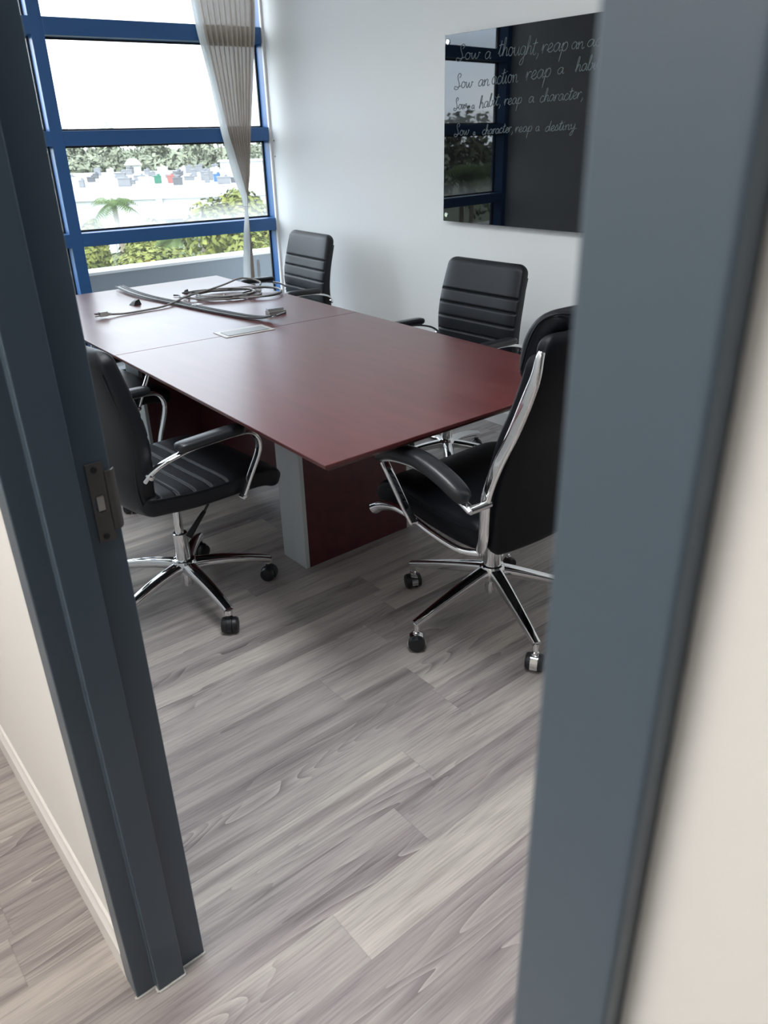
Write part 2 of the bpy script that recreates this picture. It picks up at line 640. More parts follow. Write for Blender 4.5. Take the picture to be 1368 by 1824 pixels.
WHITE = mat('white_wall_paint', (0.80, 0.80, 0.785), 0.75, noise=0.012, nscale=3, bump=0.05, bscale=350)
BACKDARK = mat('dark_unseen_wall', (0.10, 0.10, 0.11), 0.8, noise=0.02, nscale=4)  # unseen back wall, made dark to keep bounce light off the door jamb
CEIL = mat('ceiling_paint', (0.82, 0.82, 0.81), 0.9, noise=0.02, nscale=30)
TRIMW = mat('white_trim_paint', (0.80, 0.79, 0.77), 0.4, noise=0.01, nscale=4)
FRAME = mat('slate_door_frame_paint', (0.072, 0.106, 0.140), 0.30, noise=0.03, nscale=5, bump=0.03, bscale=120)
BLUE = mat('blue_window_frame_paint', (0.030, 0.115, 0.30), 0.38, noise=0.03, nscale=4)
GASKET = mat('black_rubber', (0.012, 0.012, 0.014), 0.6, noise=0.1, nscale=40)
FLOOR = floor_material()
MAHOG = wood_material('mahogany_top', (0.080, 0.013, 0.014), (0.118, 0.024, 0.024), 0.298, 0.35, dusty=0.14)
MAHOG2 = wood_material('mahogany_panel', (0.060, 0.011, 0.015), (0.095, 0.020, 0.023), 0.30, 0.2)
SILVER = mat('silver_laminate', (0.52, 0.56, 0.57), 0.45, metal=0.0, noise=0.03, nscale=30)
LEATHER = mat('black_leather', (0.008, 0.0095, 0.0125), 0.42, spec=0.36, noise=0.1, nscale=30, bump=0.10, bscale=420)
LEATHERX = mat('dull_black_leather', (0.006, 0.007, 0.010), 0.46, spec=0.18, noise=0.1, nscale=30, bump=0.08, bscale=420)
ARMPAD = mat('black_arm_pad', (0.016, 0.018, 0.021), 0.33, spec=0.5, noise=0.1, nscale=30, bump=0.08, bscale=300)
CHROME = mat('chrome', (0.86, 0.87, 0.88), 0.07, metal=1.0, noise=0.01, nscale=10)
BLACKP = mat('black_plastic', (0.012, 0.013, 0.016), 0.42, noise=0.1, nscale=30)
STEEL = mat('brushed_steel', (0.30, 0.29, 0.28), 0.42, metal=1.0, noise=0.06, nscale=60)
STRIKE = mat('dull_strike_metal', (0.115, 0.112, 0.110), 0.5, metal=0.6, noise=0.08, nscale=60)
STEELD = mat('lock_brass', (0.42, 0.40, 0.38), 0.5, metal=0.2, noise=0.1, nscale=60)
BGLASS = mat('black_back_painted_glass', (0.0022, 0.0026, 0.0034), 0.015, spec=0.55, noise=0.05, nscale=3)
CHALK = mat('grey_marker_ink', (0.14, 0.165, 0.175), 0.9, spec=0.0, noise=0.35, nscale=70)
DUSTW = mat('pale_plastic', (0.62, 0.61, 0.58), 0.45, noise=0.04, nscale=30)
CORD = mat('grey_cord', (0.20, 0.185, 0.175), 0.5, noise=0.05, nscale=40)
CORDW = mat('clear_silver_cord', (0.36, 0.35, 0.34), 0.35, noise=0.05, nscale=40)
BLACKC = mat('black_cord', (0.03, 0.03, 0.032), 0.45, noise=0.05, nscale=40)
ALU = mat('aluminium_channel', (0.60, 0.61, 0.62), 0.3, metal=0.7, noise=0.05, nscale=30)
ALUD = mat('grey_channel', (0.26, 0.265, 0.27), 0.35, metal=0.2, noise=0.05, nscale=30)
BLOCKM = mat('dull_grey_metal', (0.20, 0.195, 0.185), 0.45, metal=0.3, noise=0.06, nscale=60)
PLATE = mat('beige_grommet_plate', (0.50, 0.47, 0.44), 0.4, metal=0.3, noise=0.04, nscale=30)
GLASS = glass_material('window_glass', 0.65)
VANE = fabric_material('beige_sheer_fabric', (0.50, 0.445, 0.395), 0.05, 0.5)
VANEL = fabric_material('pale_grey_vane', (0.56, 0.585, 0.59), 0.05, 0.45)
CONC = mat('parapet_paint', (0.088, 0.102, 0.114), 0.8, noise=0.05, nscale=2)
CONCW = mat('parapet_cap_paint', (0.36, 0.35, 0.33), 0.8, noise=0.04, nscale=4)

# ------------------------------------------------------------------ room shell
def slab(name, lo, hi, m, parent=None, bevel=0):
    b = MB()
    b.box([(a + c) / 2 for a, c in zip(lo, hi)], [c - a for a, c in zip(lo, hi)])
    return b.build(name, m, parent, smooth=0 if not bevel else 40, bevel=bevel)

YW = 5.42        # end of the walls at the window line
struct(slab('floor', (-1.6, -2.0, -0.12), (3.30, 5.30, 0.0), FLOOR))
struct(slab('ceiling', (-1.6, -2.0, 2.75), (3.30, 5.30, 2.90), CEIL))
b = MB()
b.box((0.2725, 3.24, 1.375), (0.117, 4.29, 2.75))
b.box((0.2725, -0.95, 1.375), (0.117, 2.10, 2.75))
b.box((0.2725, 0.5975, 2.44), (0.117, 0.995, 0.62))
struct(b.build('wall_left', WHITE, smooth=0))
struct(slab('wall_right', (3.16, -2.0, 0), (3.30, 4.985, 2.75), WHITE))
struct(slab('wall_back', (-1.6, -2.15, -0.12), (3.30, -2.0, 2.9), BACKDARK))
struct(slab('wall_corridor', (-1.75, -2.15, -0.12), (-1.6, 5.45, 2.9), WHITE))
struct(slab('wall_end', (-1.6, 5.30, -0.12), (0.30, 5.45, 2.9), WHITE))

def baseboard(name, x, y0, y1, sgn, h=0.095, t=0.014):
    m = MB()
    prof = [(0, 0), (t, 0), (t, h * 0.80), (t * 0.55, h * 0.90), (t * 0.4, h), (0, h)]
    rr = [[Vector((x + sgn * p[0], y, p[1])) for p in prof] for y in (y0, y1)]
    m.rings(rr)
    return struct(m.build(name, TRIMW, smooth=30))

baseboard('baseboard_corridor', 0.214, 1.093, 5.30, -1)
baseboard('baseboard_left', 0.331, 1.10, 5.28, 1)
baseboard('baseboard_right', 3.16, -2.0, 4.97, -1)

# ---- the door frame: hollow metal with a rabbet each side of the stop
door = struct(empty('door_1', (0.27, 0.5975, 0)))
def loc(p, o):
    return (p[0] - o.location.x, p[1] - o.location.y, p[2] - o.location.z)

def jamb(sgn, y_rab, name):
    """profile in plan: x across the wall, y towards the opening (sgn -1: opening lies at smaller y)"""
    def Y(d):
        return y_rab + sgn * d
    # d = distance from rabbet line into the opening, negative = back over the wall
    poly = [(0.214, Y(-0.050)), (0.200, Y(-0.050)), (0.200, Y(0)), (0.2385, Y(0)), (0.2385, Y(0.0155)), (0.2935, Y(0.0155)),
            (0.2935, Y(0)), (0.345, Y(0)), (0.345, Y(-0.050)), (0.331, Y(-0.050)), (0.331, Y(-0.02)), (0.214, Y(-0.02))]
    poly = [(p[0] - door.location.x, p[1] - door.location.y) for p in poly]
    if sgn < 0:
        poly.reverse()
    m = MB()
    m.prism(poly, 0.0, 2.16)
    return m.build(name, FRAME, door, smooth=35, bevel=0.003, seg=3)

jamb(-1, 1.041, 'jamb')
jamb(1, 0.150, 'jamb')
b = MB()
b.box((0.0025, 0.0, 2.135), (0.145, 0.88, 0.05))
b.box((-0.004, 0.0, 2.10), (0.055, 0.88, 0.02))
b.build('head', FRAME, door, smooth=35, bevel=0.0015)
# caulk bead where the frame meets the floor
b = MB()
cp = [(0.199, 1.045), (0.199, 1.0395), (0.2375, 1.0395), (0.2375, 1.024), (0.2945, 1.024), (0.2945, 1.0395), (0.346, 1.0395)]
for p, q in zip(cp, cp[1:]):
    b.cyl(loc((*p, 0.001), door), loc((*q, 0.001), door), 0.0028, n=8)
b.build('caulk_bead', DUSTW, door)
# strike plate with curved lip on the room side of the latch jamb
b = MB()
z0, z1, zl0, zl1 = 0.969, 1.093, 0.984, 1.077
N = 14
def stp(x0, x1, za, zb, yy):
    b.box(loc(((x0 + x1) / 2, yy, (za + zb) / 2), door), (x1 - x0, 0.0022, zb - za))
yp = 1.0398
hx, hz, hw, hh = 0.3205, 1.030, 0.0075, 0.0135
# plate as a frame around the latch hole
inner, outer = [], []
for k in range(32):
    a = 2 * math.pi * k / 32
    c_, s_ = math.cos(a), math.sin(a)
    ix = hx + (hw * 1.1 * c_ if c_ < 0 else hw * max(-1, min(1, 1.35 * c_)))
    inner.append((ix, hz + hh * max(-1, min(1, (1.0 if c_ < 0 else 1.12) * s_))))
    f = min((0.013 if c_ >= 0 else 0.012) / max(1e-6, abs(c_)), ((z1 - hz) if s_ > 0 else (hz - z0)) / max(1e-6, abs(s_)))
    outer.append((0.3215 + f * c_ if abs(c_) > 1e-6 else 0.3215, hz + f * s_))
for cx_, cz_ in ((0.3095, z0), (0.3095, z1), (0.3345, z0), (0.3345, z1)):
    k = min(range(32), key=lambda q: (outer[q][0] - cx_) ** 2 + (outer[q][1] - cz_) ** 2)
    outer[k] = (cx_, cz_)
rr = [[Vector(loc((p[0], yp + dy, p[1]), door)) for p in lp_] for lp_, dy in ((inner, -0.0011), (outer, -0.0011), (outer, 0.0011), (inner, 0.0011))]
b.rings(rr, closed=True)
# lip
rr = []
for i in range(9):
    t = i / 8
    x = 0.3335 + 0.0195 * t
    yy = yp + 0.011 * max(0, (t - 0.45) / 0.55) ** 2
    rr.append([Vector(loc((x, yy - 0.0011, zl0 + 0.002 * (t > 0.9)), door)), Vector(loc((x, yy - 0.0011, zl1 - 0.002 * (t > 0.9)), door)),
               Vector(loc((x, yy + 0.0011, zl1 - 0.002 * (t > 0.9)), door)), Vector(loc((x, yy + 0.0011, zl0 + 0.002 * (t > 0.9)), door))])
b.rings(rr)
sp_ = b.build('strike_plate', STRIKE, door, smooth=40)
sp_['label'] = 'brushed metal strike plate'
b = MB()
b.box(loc((hx + 0.0018, 1.0402, hz), door), (0.0105, 0.0014, 0.023))
b.build('latch_box', STEELD, sp_)
b = MB()
for zz in (0.978, 1.083):
    b.lathe([(0.0001, 0.0006), (0.004, 0.0006), (0.0045, 0), (0.0045, -0.001)], loc((0.3205, 1.0385, zz), door), 'y', 16)
    b.box(loc((0.3205, 1.0378, zz), door), (0.004, 0.0006, 0.001))
b.build('screw', BLACKP, sp_)

# ------------------------------------------------------------------ window wall
win = struct(empty('window_1', (3.16, 4.985, 0), WIN_A))
# local frame: -x runs along the glass away from the corner, +y goes outside
DEP = 0.135
MUL = [(-0.012, 0.002), (-1.435, -1.362), (-2.86, -2.785)]
ZT = [(0.0, 0.06), (0.335, 0.41), (0.905, 0.985), (1.48, 1.562), (2.05, 2.14), (2.65, 2.75)]
def wbox(x0, x1, y0, y1, z0, z1, name, m, bevel=0.003):
    q = MB()
    q.box(((x0 + x1) / 2, (y0 + y1) / 2, (z0 + z1) / 2), (x1 - x0, y1 - y0, z1 - z0))
    return q.build(name, m, win, smooth=35, bevel=bevel)
for i, (x0, x1) in enumerate(MUL):
    wbox(x0, x1, 0.0, DEP, 0.0, 2.75, 'mullion', BLUE)
wbox(0.002, 0.14, 0.001, DEP + 0.03, 0.0, 2.75, 'mullion', BLUE)
for x1, x0 in zip([m[0] for m in MUL], [m[1] for m in MUL[1:]]):
    for z0, z1 in ZT:
        wbox(x0 - 0.001, x1 + 0.001, -0.002, DEP - 0.01, z0, z1, 'transom', BLUE)
    for (a, z0), (z1, c) in zip(ZT, ZT[1:]):
        # glass with a black rubber gasket around it
        q = MB()
        q.box(((x0 + x1) / 2, DEP - 0.028, (z0 + z1) / 2), (x1 - x0, 0.006, z1 - z0))
        q.build('pane', GLASS, win, smooth=0)
        q = MB()
        g = 0.011
        for (cx, cz, dx, dz) in (((x0 + x1) / 2, z0 + g / 2, x1 - x0, g), ((x0 + x1) / 2, z1 - g / 2, x1 - x0, g),
                                 (x0 + g / 2, (z0 + z1) / 2, g, z1 - z0), (x1 - g / 2, (z0 + z1) / 2, g, z1 - z0)):
            q.box((cx, DEP - 0.030, cz), (dx, 0.016, dz))
        q.build('gasket', GASKET, win, smooth=0)
struct(slab('trim_1', (3.146, 4.972, 0.0), (3.161, 4.992, 2.75), TRIMW, bevel=0.003))

# ------------------------------------------------------------------ vertical blind, drawn together and twisted
def wpt(s, y, z):
    return Vector((3.16, 4.985, 0)) + Vector((0.994 * s + 0.109 * y, -0.109 * s + 0.994 * y, z))
# z, band left edge, band/pleats boundary, right edge (distance along the window from the corner)
BL = [(2.70, -0.575, -0.545, -0.060), (2.25, -0.520, -0.475, -0.080), (2.09, -0.502, -0.456, -0.098), (1.82, -0.452, -0.408, -0.140), (1.53, -0.412, -0.362, -0.188),
      (1.28, -0.362, -0.302, -0.222), (1.145, -0.318, -0.272, -0.252), (1.05, -0.303, -0.275, -0.262), (0.905, -0.328, -0.280, -0.258), (0.70, -0.352, -0.298, -0.258), (0.45, -0.372, -0.312, -0.262)]
def bl(z, k):
    for a, c in zip(BL, BL[1:]):
        if c[0] <= z <= a[0]:
            t = (a[0] - z) / (a[0] - c[0])
            return a[k] + (c[k] - a[k]) * t
    return BL[-1][k]
blind = empty('vertical_blind', tuple(wpt(-0.28, -0.09, 0.0)))
tag(blind, 'beige pleated sheer blind gathered and twisted at the corner of the window', 'blind')
bo = blind.location
q = MB()
nz, nx = 90, 150
vs, fs = [], []
rp = random.Random(3)
ph = [rp.uniform(-0.35, 0.35) for _ in range(40)]
for i in range(nz + 1):
    z = 2.70 - (2.70 - 0.45) * i / nz
    l, r = bl(z, 2), bl(z, 3)
    for j in range(nx + 1):
        u = j / nx
        NP = 11
        amp = min(0.030, 0.004 + (r - l) * 0.10)
        k = u * NP
        yy = amp * math.sin(2 * math.pi * k + ph[int(k)] ) + 0.012 * math.sin(5 * u + z)
        uu = u + 0.018 * math.sin(2 * math.pi * k + 1.0)
        vs.append(wpt(l + (r - l) * uu, -0.085 + yy, z) - bo)
for i in range(nz):
    for j in range(nx):
        a = i * (nx + 1) + j
        fs.append((a, a + 1, a + nx + 2, a + nx + 1))
q.add(vs, fs)
q.build('pleated_panel', VANE, blind, smooth=80)
q = MB()
vs, fs = [], []
for i in range(nz + 1):
    z = 2.70 - (2.70 - 0.45) * i / nz
    l, r = bl(z, 1), bl(z, 2)
    tw = math.sin(max(0, min(1, (1.25 - z) / 0.4)) * math.pi) * 0.008
    for j in range(7):
        u = j / 6
        vs.append(wpt(l + (r + 0.006 - l) * u, -0.128 + 0.012 * u + 0.006 * math.sin(math.pi * u) + tw * (u - 0.5), z) - bo)
for i in range(nz):
    for j in range(6):
        a = i * 7 + j
        fs.append((a, a + 1, a + 8, a + 7))
q.add(vs, fs)
q.build('edge_vane', VANEL, blind, smooth=80)
q = MB()
q.sweep([wpt(-0.322, -0.155, 1.085) - bo, wpt(-0.29, -0.16, 1.088) - bo, wpt(-0.25, -0.14, 1.083) - bo, wpt(-0.245, -0.06, 1.08) - bo,
         wpt(-0.29, -0.03, 1.083) - bo, wpt(-0.325, -0.06, 1.085) - bo], 0.0016, n=6, closed=True)
q.build('tie_thread', DUSTW, blind)
q = MB()
q.sweep(smooth_path([wpt(-0.243, -0.14, z) - bo for z in (0.735, 0.70, 0.66, 0.62, 0.60)], 6), lambda t: 0.013 * math.sin(math.pi * min(1, max(0.12, t + 0.06) if t < .9 else 0.9)) ** 0.4, 0.008, n=12, e=3)
q.build('hem_weight', VANEL, blind)

# ------------------------------------------------------------------ conference table
TZ = 0.75
tab = empty('conference_table', (1.66, 2.94, 0))
tag(tab, 'long reddish mahogany conference table with two part top', 'table')
NL, NR, FR, FL = (1.027, 1.487), (2.183, 1.489), (2.318, 4.395), (1.135, 4.392)
# the long sides, split at the seam
def lerp2(a, c, t):
    return (a[0] + (c[0] - a[0]) * t, a[1] + (c[1] - a[1]) * t)
ML, MR = (1.082, 2.957), lerp2(NR, FR, (2.915 - 1.489) / 2.906)
def top_half(poly, name):
    m = MB()
    poly = [(p[0] - 1.66, p[1] - 2.94) for p in poly]
    cx = sum(p[0] for p in poly) / 4
    cy = sum(p[1] for p in poly) / 4
    def inset(d):
        out = []
        for p in poly:
            out.append((p[0] - math.copysign(d, p[0] - cx), p[1] - math.copysign(d, p[1] - cy)))
        return out
    low = inset(0.028)
    rr = [[Vector((*p, TZ - 0.034)) for p in inset(0.034)], [Vector((*p, TZ - 0.012)) for p in inset(0.002)],
          [Vector((*p, TZ - 0.010)) for p in inset(0.0)], [Vector((*p, TZ - 0.0015)) for p in inset(0.0)], [Vector((*p, TZ)) for p in inset(0.0015)]]
    m.rings(rr)
    return m.build(name, MAHOG, tab, smooth=30)
e_ = 0.0011
top_half([NL, NR, (MR[0], MR[1] - e_), (ML[0], ML[1] - e_)], 'tabletop')
top_half([(ML[0], ML[1] + e_), (MR[0], MR[1] + e_), FR, FL], 'tabletop')
def tl(p):
    return (p[0] - 1.66, p[1] - 2.94, p[2])
for y0 in (2.185, 3.54):
    m = MB()
    m.box(tl((1.66, y0 + 0.075, 0.358)), (0.50, 0.15, 0.716))
    ped = m.build('pedestal', MAHOG2, tab, smooth=35, bevel=0.002)
    for sx in (-1, 1):
        m = MB()
        for dy in (0.039, 0.116):
            m.box(tl((1.66 + sx * 0.258, y0 + dy - 0.002, 0.358)), (0.018, 0.083 if dy > .1 else 0.076, 0.716))
        m.build('end_panel', SILVER, ped, smooth=35, bevel=0.003)
m = MB()
m.box(tl((1.705, 2.938, 0.41)), (0.040, 1.20, 0.60))
m.build('modesty_panel', MAHOG2, tab, smooth=35, bevel=0.002)
# power grommet cover
gx, gy, gr = 1.660, 2.952, R_(-3)
m = MB()
gm = Matrix.Rotation(gr, 3, 'Z')
m.box(tl((gx, gy, TZ + 0.0012)), (0.235, 0.125, 0.0024), gm)
gp = m.build('power_grommet', PLATE, tab, smooth=35, bevel=0.0008)
gp['label'] = 'pale rectangular cable hatch'
m = MB()
m.box(tl((gx, gy - 0.006, TZ + 0.0032)), (0.195, 0.078, 0.0018), gm)
m.build('hatch_lid', STEEL, gp, smooth=35, bevel=0.0006)

# ------------------------------------------------------------------ ribbed office chair (forward = +y)
def caster(parent, ang, rad, m_hood, hood_chrome):
    """twin wheel caster, the body one mesh"""
    c, s = math.cos(ang), math.sin(ang)
    ax = Vector((-s, c, 0))
    rad_v = Vector((c, s, 0))
    ax = (ax * 0.8 + rad_v * 0.6).normalized()
    fw = Vector((ax.y, -ax.x, 0))
    p = Vector((rad * c, rad * s, 0.0275))
    m = MB()
    for sg in (-1, 1):
        base = p + ax * (sg * 0.0065)
        prof = [(0.0005, 0.0), (0.024, 0.0), (0.0275, 0.003), (0.0275, 0.014), (0.024, 0.0205), (0.012, 0.023), (0.0005, 0.023)]
        rr = []
        for r, h in prof:
            rr.append([base + ax * (sg * h) + fw * (r * math.cos(2 * math.pi * i / 24)) + Vector((0, 0, r * math.sin(2 * math.pi * i / 24))) for i in range(24)])
        m.rings(rr, mi=0)
    # hood between the wheels
    rr = []
    for i in range(15):
        a = R_(-30 + 220 * i / 14)
        r1, r2 = 0.024, 0.0305
        w = 0.0115 if hood_chrome else 0.008
        d = fw * math.cos(a) + Vector((0, 0, math.sin(a)))
        rr.append([p + d * r1 - ax * w, p + d * r2 - ax * w, p + d * r2 + ax * w, p + d * r1 + ax * w])
    m.rings(rr, mi=1 if hood_chrome else 0)
    q = Vector((rad * c, rad * s, 0))
    m.cyl(q + Vector((0, 0, 0.052)), q + Vector((0, 0, 0.082)), 0.0075, n=14, mi=1)
    m.lathe([(0.0075, 0.052), (0.011, 0.054), (0.011, 0.064), (0.0075, 0.067)], q, 'z', 16, mi=1 if hood_chrome else 0)
    return m.build('caster', [BLACKP, m_hood], parent, smooth=40)


def star_base(root, phase, reach, hub_z, end_z, w0, w1, h0, h1, arch, chrome_hood, e):
    m = MB()
    m.lathe([(0.020, hub_z - 0.035), (0.040, hub_z - 0.030), (0.044, hub_z - 0.005), (0.044, hub_z + 0.010), (0.038, hub_z + 0.020), (0.026, hub_z + 0.024)], (0, 0, 0), 'z', 32)
    m.lathe([(0.015, hub_z - 0.085), (0.022, hub_z - 0.083), (0.022, hub_z - 0.03), (0.02, hub_z - 0.02)], (0, 0, 0), 'z', 24)
    hub = m.build('hub', CHROME, root, smooth=35)
    for k in range(5):
        a = R_(phase + 72 * k)
        c, s = math.cos(a), math.sin(a)
        pts = []
        for i in range(15):
            t = i / 14
            r = 0.030 + (reach + 0.006 - 0.030) * t
            z = hub_z + (end_z - hub_z) * (t ** arch)
            pts.append((r * c, r * s, z - 0.004))
        m = MB()
        m.sweep(pts, lambda t: w0 + (w1 - w0) * t, lambda t: h0 + (h1 - h0) * t, n=16, e=e)
        m.cyl((reach * c, reach * s, end_z - 0.002), (reach * c, reach * s, 0.072), w1 * 0.85, n=18)
        leg = m.build('base_leg', CHROME, root, smooth=38)
        caster(leg, a, reach, CHROME, chrome_hood)


def office_chair(phase):
    root = empty('office_chair')
    # seat
    SW, ST = 0.50, 0.078
    path = [(-0.225, 0.506), (-0.15, 0.496), (-0.05, 0.484), (0.06, 0.480), (0.15, 0.479), (0.22, 0.472), (0.283, 0.446)]
    gs = [0.052 + 0.060 * i for i in range(5)]
    m = MB()
    # travel from the front to the back makes the ribs face up
    m.rings(shell([p for p in path], SW, ST, gs, 0.0065, 6.0, 0.004, edge=0.985, gw=0.0042, step=0.003))
    seat = m.build('seat', LEATHER, root, smooth=60)
    for sx in (-1, 1):
        m = MB()
        pp = smooth_path([(sx * 0.2475, p[0] * 0.96, p[1] + 0.028) for p in path[:-1]], 6)
        m.sweep(pp, 0.0028, n=8)
        m.build('piping', LEATHER, seat, smooth=60)
    m = MB()
    m.box((0, -0.01, 0.425), (0.17, 0.24, 0.040))
    m.box((0.01, 0.03, 0.392), (0.10, 0.14, 0.032))
    m.build('mechanism', BLACKP, root, smooth=35, bevel=0.006)
    # back
    bp = [(-0.172, 0.462), (-0.200, 0.500), (-0.210, 0.56), (-0.207, 0.63), (-0.206, 0.70), (-0.214, 0.77), (-0.232, 0.85), (-0.252, 0.93), (-0.266, 0.986)]
    bp = list(reversed(bp))          # travelling down so that the ribs face forward
    g2 = [0.152 + 0.060 * i for i in range(5)]
    m = MB()
    m.rings(shell(bp, lambda t: 0.462 + 0.03 * math.sin(math.pi * min(1, t * 1.1)), lambda t: 0.066 + 0.010 * math.sin(math.pi * t), g2, 0.008, 5.0, 0.012, edge=0.975, gw=0.0045, step=0.003, corner=0.04))
    back = m.build('backrest', LEATHER, root, smooth=60)
    for sx in (-1, 1):
        m = MB()
        m.sweep(smooth_path([(sx * 0.228, p[0] - 0.0165, p[1]) for p in bp[1:-1]], 6), 0.0028, n=8)
        m.build('piping', LEATHER, back, smooth=60)
    # arms
    for sx in (-1, 1):
        arm = empty('armrest')
        arm.parent = root
        pts = smooth_path([(sx * 0.272, 0.104, 0.455), (sx * 0.284, 0.131, 0.524), (sx * 0.294, 0.163, 0.598), (sx * 0.296, 0.165, 0.642),
                           (sx * 0.296, 0.140, 0.672), (sx * 0.296, 0.095, 0.680), (sx * 0.296, 0.02, 0.680), (sx * 0.295, -0.06, 0.677), (sx * 0.292, -0.125, 0.665), (sx * 0.285, -0.170, 0.650), (sx * 0.272, -0.198, 0.628), (sx * 0.258, -0.212, 0.605)], 7)
        m = MB()
        m.sweep(pts, 0.0135, 0.0065, up=(0, 1, 0), n=14, e=3)
        for q_ in ((sx * 0.274, 0.103, 0.455), (sx * 0.272, -0.202, 0.620)):
            m.lathe([(0.0005, -0.014), (0.009, -0.012), (0.0105, 0), (0.009, 0.012), (0.0005, 0.014)], q_, 'x', 16)
        m.build('arm_frame', CHROME, arm, smooth=40)
        m = MB()
        pp = smooth_path([(sx * 0.296, 0.118, 0.694), (sx * 0.296, 0.06, 0.695), (sx * 0.296, 0.0, 0.694), (sx * 0.296, -0.06, 0.692), (sx * 0.295, -0.120, 0.690)], 8)
        rf = lambda a_: (lambda t: a_ * (max(0.0, 1 - abs(2 * t - 1) ** 14)) ** 0.5 + 0.002)
        m.sweep(pp, rf(0.025), rf(0.0135), n=18, e=3)
        m.build('arm_pad', ARMPAD, arm, smooth=60)
    # column, lever
    m = MB()
    m.cyl((0, 0, 0.255), (0, 0, 0.410), 0.0145, n=24)
    m.build('gas_lift', CHROME, root, smooth=40)
    m = MB()
    m.lathe([(0.026, 0.130), (0.0265, 0.135), (0.025, 0.240), (0.0245, 0.262), (0.015, 0.264)], (0, 0, 0), 'z', 28)
    m.build('column_cover', CHROME, root, smooth=40)
    m = MB()
    lv = smooth_path([(0.02, 0.05, 0.400), (0.060, 0.085, 0.395), (0.075, 0.085, 0.375), (0.068, 0.070, 0.345)], 6)
    lv2 = smooth_path([(0.068, 0.070, 0.345), (0.066, 0.050, 0.325), (0.062, 0.015, 0.285), (0.060, 0.0, 0.268)], 6)
    m.sweep(lv, 0.0045, n=10, mi=0)
    m.sweep(lv2, lambda t: 0.007 + 0.006 * t, n=12, mi=0)
    m.build('lever', BLACKP, root, smooth=50)
    star_base(root, phase, 0.300, 0.138, 0.092, 0.026, 0.0185, 0.019, 0.0135, 1.9, False, 2.6)
    return root

G1 = 'ribbed black office chairs around the table'
proto = office_chair(-4)
spots = [
    ((0.963, 2.313, 0), -90 + 4, 'ribbed black office chair nearest the door frame, tucked under the left side of the table'),
    ((1.105, 3.430, 0), -90 + 2, 'ribbed black office chair under the far left side, mostly hidden behind another chair'),
    ((2.630, 4.185, 0), 90 - 4, 'ribbed black office chair in the corner between window and white wall'),
    ((2.486, 2.540, 0), 90 + 1, 'ribbed black office chair below the black glass board, facing the table'),
]
for i, (p, a, lab) in enumerate(spots):
    o = proto if i == 0 else copy_tree(proto)
    o.location = p
    o.rotation_euler.z = R_(a)
    tag(o, lab, 'chair', G1)
    if i >= 2:                                   # these two are set a little lower
        for ch in o.children:
            if ch.name.split('.')[0] in ('seat', 'backrest', 'armrest', 'mechanism', 'lever'):
                ch.location.z -= 0.022

# ------------------------------------------------------------------ high-back executive chair (forward = +y)
ex = empty('executive_chair', (1.690, 1.502, 0), 0)
tag(ex, 'high backed black executive chair with chrome side rails at the near table end', 'chair')
m = MB()
m.rings(shell([(-0.20, 0.455), (-0.10, 0.445), (0.02, 0.452), (0.14, 0.468), (0.22, 0.455), (0.275, 0.415)], 0.53, 0.115, [], 0.01, 5.0, 0.01))
seat = m.build('seat', LEATHERX, ex, smooth=60)
for sx in (-1, 1):
    m = MB()
    m.sweep(smooth_path([(sx * 0.262, -0.18, 0.486), (sx * 0.264, -0.08, 0.476), (sx * 0.264, 0.03, 0.482), (sx * 0.264, 0.14, 0.498), (sx * 0.262, 0.22, 0.484)], 6), 0.003, n=8)
    m.build('piping', LEATHERX, seat, smooth=60)
# outer back panel
bk = [(-0.396, 1.075), (-0.386, 0.98), (-0.345, 0.86), (-0.300, 0.75), (-0.268, 0.64), (-0.252, 0.54), (-0.245, 0.42)]
m = MB()
m.rings(shell(bk, lambda t: 0.575 - 0.045 * t, 0.052, [], 0.01, 5.0, 0.02, corner=0.038))
back = m.build('back_panel', LEATHERX, ex, smooth=60)
m = MB()
inn = [(-0.345, 1.02), (-0.330, 0.95), (-0.300, 0.86), (-0.255, 0.75), (-0.225, 0.64), (-0.205, 0.55), (-0.195, 0.48)]
m.rings(shell(inn, lambda t: 0.50, 0.070, [0.18, 0.25, 0.32, 0.39, 0.46], 0.012, 5.0, 0.02, corner=0.05))
m.build('backrest', LEATHERX, ex, smooth=60)
m = MB()
hd = [(-0.378, 1.072), (-0.350, 1.077), (-0.318, 1.04), (-0.303, 0.98), (-0.303, 0.92)]
m.rings(shell(list(hd), lambda t: 0.470, lambda t: 0.075 + 0.02 * math.sin(math.pi * t), [], 0.01, 4.0, 0.014, corner=0.05))
hr = m.build('headrest', LEATHERX, ex, smooth=60)
m = MB()
m.sweep(smooth_path([(-0.20, -0.385, 1.114), (-0.225, -0.36, 1.113), (-0.238, -0.325, 1.09), (-0.243, -0.30, 1.04), (-0.243, -0.282, 0.97)], 8), 0.0028, n=8)
m.build('stitched_seam', LEATHERX, hr, smooth=60)
